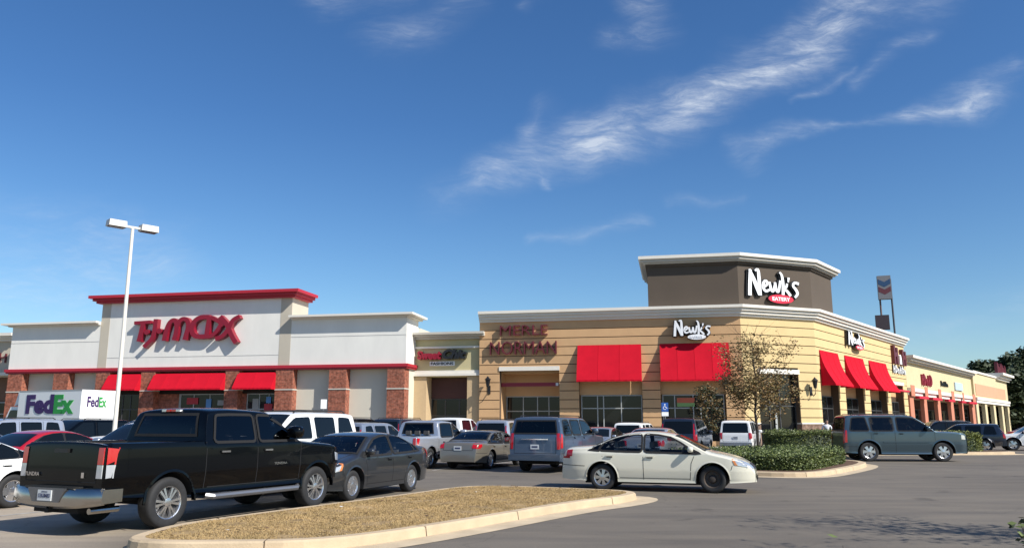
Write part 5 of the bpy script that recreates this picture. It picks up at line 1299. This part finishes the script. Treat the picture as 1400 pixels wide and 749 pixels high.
M_BLUE = mat('sign_blue', (.02,.09,.35), .5)
def small_sign(label, loc, zc, w, h, m, rz, icon=True):
    t = thing('parking_sign', label, 'sign', (*loc, 0), rz)
    mb = MB(); mb.tube([(0,0,0),(0,0,zc+h/2)], .03, mat('galv', (.4,.4,.4), .4, metal=.7), 8); mb.build('post', t)
    mb = MB(); mb.box(-w/2, w/2, -.045, -.03, zc-h/2, zc+h/2, m); p = mb.build('plate', t)
    if icon:
        mb = MB(); f = lambda x, y, d: (x, -.046-d, zc+y)
        disc(mb, .0, .16, .04, .04, f, 0, .004, M_SIGNWHT, M_SIGNWHT, 10)
        stroke(mb, [(0,.12),(0,-.0),(.1,-.02),(.13,-.1)], .035, f, 0, .004, M_SIGNWHT, M_SIGNWHT)
        stroke(mb, [(-.05,.04),(-.12,-.04),(-.06,-.15),(.06,-.14)], .03, f, 0, .006, M_SIGNWHT, M_SIGNWHT); mb.build('symbol', p)
        mb = MB(); mb.box(-w/2, w/2, -.045, -.03, zc-h/2-.28, zc-h/2-.03, M_SIGNWHT); mb.build('plate', t)
small_sign('blue wheelchair parking sign on a post in front of the tan pier', (9.55, 50.5), 2.7, .42, .55, M_BLUE, R(-5))
small_sign('small white sign on a post in front of the white store wall', (-12.4, 53.2), 2.95, .38, .6, M_SIGNWHT, R(8), False)

# petrol station sign far behind
t = thing('tall_pole_sign', 'tall petrol station sign on two poles rising behind the corner building', 'sign', (66.3, 140, 0), R(-20))
mb = MB(); mb.tube([(-.85,0,0),(-.85,0,27)], .16, mat('pole_rust', (.12,.07,.06)), 8); mb.build('pole', t)
mb = MB(); mb.tube([(1.05,0,0),(1.05,0,27)], .16, mat('pole_dark', (.05,.05,.06)), 8); mb.build('pole', t)
mb = MB(); mb.prism([(-1.1,-.5),(1.1,-.5),(1.1,.5),(-1.1,.5)], 23.4, 27.6, mat('sign_box', (.20,.20,.21))); sb = mb.build('sign_box', t)  # box grey kept dark: the shade on the sign is in its colour
mb = MB(); f = lambda x, y, d: (x, -.52-d, 25.6+y)
for k, (y, m) in enumerate(((.6, mat('shaded_blue', (.02,.07,.16))), (-.75, mat('shaded_red', (.13,.03,.04))))):  # emblem blue and red darkened to carry the shade on the sign face
    mb.face([f(-1,y+.8,0), f(0,y+.25,0), f(1,y+.8,0), f(1,y-.1,0), f(0,y-.65,0), f(-1,y-.1,0)][::-1], m)
mb.build('chevron_emblem', sb)
mb = MB(); mb.prism([(-1.9,-.3),(.35,-.3),(.35,.3),(-1.9,.3)], 18.0, 20.6, mat('price_board', (.05,.035,.04))); mb.build('price_board', t)

# ------------------------------------------------------------------ vegetation
def leafquad(mb, p, r, k, rnd):
    a = rnd.uniform(0, 6.28); b = rnd.uniform(-1, 1); u = Vector((math.cos(a), math.sin(a), b*.6)).normalized(); w = u.cross(Vector((rnd.uniform(-1,1), rnd.uniform(-1,1), rnd.uniform(-.3,1)))).normalized()
    i = len(mb.v); mb.v += [tuple(p-u*r), tuple(p-w*r*.5), tuple(p+u*r), tuple(p+w*r*.5)]; mb.f.append((i, i+1, i+2, i+3)); mb.m.append(k)
def tree(loc, h, cr, label, trunkh, nl, lr, leaf, seed, name='small_tree', trad=.07, group=None, dens=1., shape=1., cat='tree', depth=3, dome=0):
    rnd = random.Random(seed); t = thing(name, label, cat, (*loc, 0), 0, group)
    tb = MB(); tips = []
    def branch(p, d, l, r, lev):
        pts = [p]; q = p.copy(); dd = d.copy(); n = 4
        for i in range(n):
            dd = (dd + Vector((rnd.uniform(-.16,.16), rnd.uniform(-.16,.16), rnd.uniform(-.02,.14)))).normalized(); q = q + dd*l/n; pts.append(q.copy())
        tb.tube(pts, [r*(1-.6*i/n) for i in range(n+1)], M_BARK, 5 if lev else 8)
        if lev >= 1: tips.extend(pts[2:])
        if lev < depth:
            for i in range(3 if lev else 4):
                b = pts[rnd.choice((2,3,4))]; a = rnd.uniform(0, 6.28)
                nd_ = (dd*.6 + Vector((math.cos(a), math.sin(a), rnd.uniform(-.05,.5)))*.7).normalized(); branch(b, nd_, l*rnd.uniform(.5,.75), r*.45, lev+1)
    top = Vector((rnd.uniform(-.1,.1), rnd.uniform(-.1,.1), h*.97)); pts = [Vector((0,0,0))]
    for i in range(1, 9): pts.append(Vector((rnd.uniform(-.04,.04)*i*.4, rnd.uniform(-.04,.04)*i*.4, h*.97*i/8)))
    tb.tube(pts, [trad*(1-.85*i/8) for i in range(9)], M_BARK, 10)
    nb = int(16*shape) + 8
    for i in range(nb):
        z = trunkh + (h*.93-trunkh)*(i/nb)**1.1; a = i*2.4+rnd.uniform(-.4,.4); rel = (z-trunkh)/(h-trunkh)
        rad = cr*(math.sin(math.pi*min(1, .16+rel*.84))**.6)*(1-rel*.35)*rnd.uniform(.6,1.05)
        d = Vector((math.cos(a), math.sin(a), .55+.6*rel)).normalized(); branch(Vector((0,0,z)), d, rad, trad*.3*(1-rel*.6), 2 if cr < 1 else 1)
    tb.build('trunk', t, smooth=True)
    lb = MB(); k = [lb.mi(m) for m in leaf]
    for i in range(nl):
        p = rnd.choice(tips) + Vector((rnd.gauss(0,1), rnd.gauss(0,1), rnd.gauss(0,1)))*min(cr, 2)*.085
        if p.z < trunkh*.85: continue
        if name == 'small_tree' and h > 5 and rnd.random() < max(0, (p.z-trunkh)/(h-trunkh)-.40)*1.8: continue
        leafquad(lb, p, lr*rnd.uniform(.6,1.3), rnd.choice(k), rnd)
    lb.build('crown', t); return t
tree((10.95, 36.3), 5.95, 2.45, 'slender young tree with sparse olive brown leaves in front of the corner entrance', 1.55, 17000, .058, [M_LEAFO, mat('leaf_brown', (.24,.14,.05), .6), mat('leaf_olive', (.17,.135,.045), .6)], 5, trad=.075, depth=2)
tree((12.3, 50.8), 3.9, 1.3, 'small dark green tree in the shade beside the restaurant door', 1.0, 3200, .07, [M_LEAFD, M_LEAFO], 8, trad=.05, depth=2)

def hedge(poly, z0, zt, label, n, lr, mats_, seed, name='hedge', cat='hedge'):
    rnd = random.Random(seed); xs = [p[0] for p in poly]; ys = [p[1] for p in poly]
    cx, cy = sum(xs)/len(xs), sum(ys)/len(ys); t = thing(name, label, cat, (cx, cy, 0))
    sh = smooth_poly(poly, 2); mb = MB()
    n1 = lambda x, y: .5+.5*math.sin(x*2.3+seed)*math.cos(y*1.9+x*.7)
    def ins(s): return [(cx+(x-cx)*s, cy+(y-cy)*s) for x, y in sh]
    A, B_, C_ = ins(.97), ins(.95), ins(.84)
    rows = [[(x-cx, y-cy, z) for x, y in q+[q[0]]] for q, z in ((A, z0), (B_, z0+(zt-z0)*.75), (C_, zt-.08))]; mb.grid(rows, mats_[-1]); mb.face(rows[-1][:-1], mats_[-1]); mb.build('branches', t, smooth=True)
    lb = MB(); k = [lb.mi(m) for m in mats_]; m = 0
    while m < n:
        x = rnd.uniform(min(xs), max(xs)); y = rnd.uniform(min(ys), max(ys))
        if rnd.random() < .42:
            i = rnd.randrange(len(sh)); a, b = sh[i-1], sh[i]; q = rnd.random(); x, y = a[0]*q+b[0]*(1-q), a[1]*q+b[1]*(1-q); z = rnd.uniform(z0, zt-.02); s = rnd.uniform(.93, 1.0) ; x, y = cx+(x-cx)*s, cy+(y-cy)*s
            if rnd.random() > .96: z += .06
        else:
            if not inside(sh, x, y): continue
            e = 0; z = zt-.1 + .16*n1(x, y)*rnd.uniform(.6,1.) + (rnd.random()**6)*.22
        leafquad(lb, Vector((x-cx+rnd.gauss(0,.03), y-cy+rnd.gauss(0,.03), z)), lr*rnd.uniform(.6,1.4), k[0] if rnd.random() < .75 else rnd.choice(k), rnd); m += 1
    lb.build('foliage', t); return t
hedge([(5.6,29.2),(7.6,27.6),(8.9,27.0),(9.8,27.0),(11.2,29.2),(13.2,32.3),(13.8,34.2),(12.8,35.2),(9.0,33.5),(6.0,31.4)], .14, .64, 'low spreading green hedge around the kerbed corner bed behind the pearl white sedan', 60000, .036, [M_HEDGE, M_LEAFD, M_HEDGEY, M_LEAFD], 2)
hedge([(12.9,41.0),(17.9,40.8),(18.2,43.0),(13.2,43.2)], .14, 1.20, 'clipped boxy hedge between the white SUV and the slate blue SUV', 30000, .038, [M_HEDGE, M_HEDGEY, M_LEAFD], 4)
hedge([(18.6,45.5),(26.9,45.9),(26.8,47.5),(18.6,47.3)], .14, 1.08, 'yellow green hedge in front of the nose of the slate blue SUV', 26000, .045, [M_HEDGEY, M_HEDGE, M_LEAFD], 6)

# trees that stand just outside the view, right of the driveway; their shade crosses the asphalt
tree((10.9, 10.1), 6.4, 1.9, 'thin bare tree at the driveway edge to the right whose shade crosses the asphalt', 2.0, 3800, .06, [M_LEAFO], 21, trad=.08, depth=2)
tree((8.2, 7.5), 5.2, 1.4, 'second thin tree near the camera on the right, shading the asphalt foreground', 1.8, 2600, .06, [M_LEAFO], 22, trad=.07, depth=2)
tree((21.2, 17.4), 6.5, 1.8, 'thin tree farther along the right edge of the driveway', 2.0, 3200, .06, [M_LEAFO], 23, trad=.08, depth=2)

# low twigs in the right foreground
def sapling(loc, h, n, label, seed, nleaf):
    rnd = random.Random(seed); t = thing('sapling', label, 'plant', (*loc, 0)); mb = MB(); tips = []
    for i in range(n):
        a = rnd.uniform(0, 6.28); q = Vector((0,0,0)); pts = [q.copy()]; d = Vector((math.cos(a)*.25, math.sin(a)*.25, 1)).normalized()
        for k in range(6): d = (d+Vector((rnd.uniform(-.2,.2), rnd.uniform(-.2,.2), .1))).normalized(); q = q+d*h/6*rnd.uniform(.85,1.0); pts.append(q.copy())
        mb.tube(pts, [.008*(1-k*.12) for k in range(7)], M_BARK, 5); tips += pts[3:]
    mb.build('stem', t); lb = MB(); k = [lb.mi(M_LEAFD), lb.mi(M_HEDGE)]
    for i in range(nleaf): leafquad(lb, rnd.choice(tips)+Vector((rnd.gauss(0,.04), rnd.gauss(0,.04), rnd.gauss(0,.03))), .035*rnd.uniform(.7,1.3), rnd.choice(k), rnd)
    lb.build('leaves', t)
sapling((4.40, 7.05), .92, 7, 'leafy sprig poking into the bottom right corner', 3, 170)
sapling((2.55, 6.0), .86, 1, 'single bare twig at the bottom edge in front of the asphalt', 4, 3)

def bigtree(loc, h, cr, label, seed, nb=80, nl=16000, lr=.42, pine=True):
    rnd = random.Random(seed); t = thing('pine_tree', label, 'tree', (*loc, 0), 0, 'pines behind the shop row'); mb = MB()
    mb.tube([(0,0,0),(rnd.uniform(-.3,.3),0,h*.5),(rnd.uniform(-.3,.3),0,h*.96)], [.35,.25,.06], M_BARK, 8)
    cl = []
    for i in range(nb):
        z = h*(.10+.86*(i/nb)); rel = i/nb; a = rnd.uniform(0, 6.28); r = cr*(1.1-rel)**.6*rnd.uniform(.35,1.0); p = Vector((r*math.cos(a), r*math.sin(a), z)); mb.tube([(0,0,z-r*.3), tuple(p)], [.08,.02], M_BARK, 4); cl.append((p, cr*rnd.uniform(.16,.36)))
    mb.build('trunk', t); lb = MB(); k = [lb.mi(M_PINE), lb.mi(M_LEAFD)]
    for i in range(nl):
        p, r = rnd.choice(cl); v = Vector((rnd.gauss(0,1), rnd.gauss(0,1), rnd.gauss(0,.6))); v = v.normalized()*r*rnd.random()**.4; leafquad(lb, p+v, lr*rnd.uniform(.6,1.3), k[0] if rnd.random() < .7 else k[1], rnd)
    lb.build('crown', t)
PT = [((79.5,127.5),9.5,4.5,'dense dark tree against the end wall of the shop row'),((84.5,131),11.5,5.5,'broad dark tree at the right edge, nearest of the pines'),((86.8,158),11.6,4,'small pine barely above the yellow parapet'),((88.5,150),13.0,5,'pine just left of the red roof sign'),((93.5,151),14.0,5.5,'pine standing behind the red roof sign'),((99,151),15.8,6.5,'tallest dark pine, cut by the right edge'),((92,134),9.5,5.5,'low bushy tree at the foot of the tallest pine')]
for i, (l, h, cr, lb_) in enumerate(PT): bigtree(l, h, cr, lb_, 30+i)

src = [o for o in bpy.data.objects if o.name.startswith('pine_tree') and o.parent is None]
for i, (x, y, k) in enumerate(((112,124,1.0),(121,133,1.1),(131,120,.9),(142,128,1.2),(154,118,1.0),(167,125,1.1),(181,112,1.0),(196,120,1.2),(120,150,1.3),(150,148,1.3),(205,96,1.1))):
    a = src[(i*3) % len(src)]; b = a.copy(); COL.objects.link(b); b.location = (x, y, 0); b.rotation_euler = (0,0,i*1.3); b.scale = (k,k,k)
    b['label'] = 'pine in the tree line beyond the right end of the parking lot'; b['group'] = 'tree line right of the parking lot'
    for ch in a.children: d = ch.copy(); COL.objects.link(d); d.parent = b
# ------------------------------------------------------------------ person by the hedge
def person(loc, rz, label):
    t = thing('person', label, 'person', (*loc, .15), rz)
    J = [((0,0,.95),.13),((0,0,1.10),.125),((0,.0,1.28),.15),((0,0,1.42),.11),((0,0,1.50),.055),((0,.01,1.58),.07),((0,.01,1.68),.095),((0,.0,1.76),.055),
         ((-.10,0,.88),.095),((-.12,.02,.50),.065),((-.12,-.02,.09),.045),((-.12,.12,.04),.04),((.10,0,.88),.095),((.13,.05,.50),.065),((.14,-.06,.09),.045),((.14,.08,.04),.04),
         ((-.20,0,1.40),.065),((-.26,.03,1.12),.045),((-.20,.20,.98),.033),((-.18,.27,.97),.03),((.20,0,1.40),.065),((.27,-.02,1.12),.045),((.24,.10,.90),.033),((.24,.15,.84),.03)]
    E_ = [(0,1),(1,2),(2,3),(3,4),(4,5),(5,6),(6,7),(0,8),(8,9),(9,10),(10,11),(0,12),(12,13),(13,14),(14,15),(3,16),(16,17),(17,18),(18,19),(3,20),(20,21),(21,22),(22,23)]
    me = bpy.data.meshes.new('body'); me.from_pydata([j[0] for j in J], E_, []); o = bpy.data.objects.new('body', me); COL.objects.link(o); o.parent = t
    md = o.modifiers.new('skin', 'SKIN'); sv = me.skin_vertices[0].data
    for i, j in enumerate(J): sv[i].radius = (j[1], j[1]*.8)
    sv[0].use_root = True; o.modifiers.new('sub', 'SUBSURF').levels = 1; o.modifiers['sub'].render_levels = 2
    dg = bpy.context.evaluated_depsgraph_get(); dg.update(); m2 = bpy.data.meshes.new_from_object(o.evaluated_get(dg)); o.modifiers.clear(); o.data = m2
    skin = mat('skin', (.35,.2,.14), .6); shirt = mat('white_shirt', (.78,.78,.8), .8); tr_ = mat('dark_trousers', (.03,.035,.05), .8); hair = mat('dark_hair', (.02,.014,.01), .7)
    m2.materials.clear()
    for m in (skin, shirt, tr_, hair): m2.materials.append(m)
    for p in m2.polygons:
        c_ = p.center; p.use_smooth = True
        p.material_index = 2 if c_.z < .96 and abs(c_.x) < .22 else 1 if (c_.z < 1.49 and not (abs(c_.x) > .2 and c_.z < 1.15)) else 3 if (c_.z > 1.66 or (c_.y < -.01 and c_.z > 1.55)) else 0
    return t
person((17.3, 44.6), R(160), 'person in a white shirt standing behind the hedge near the building corner')
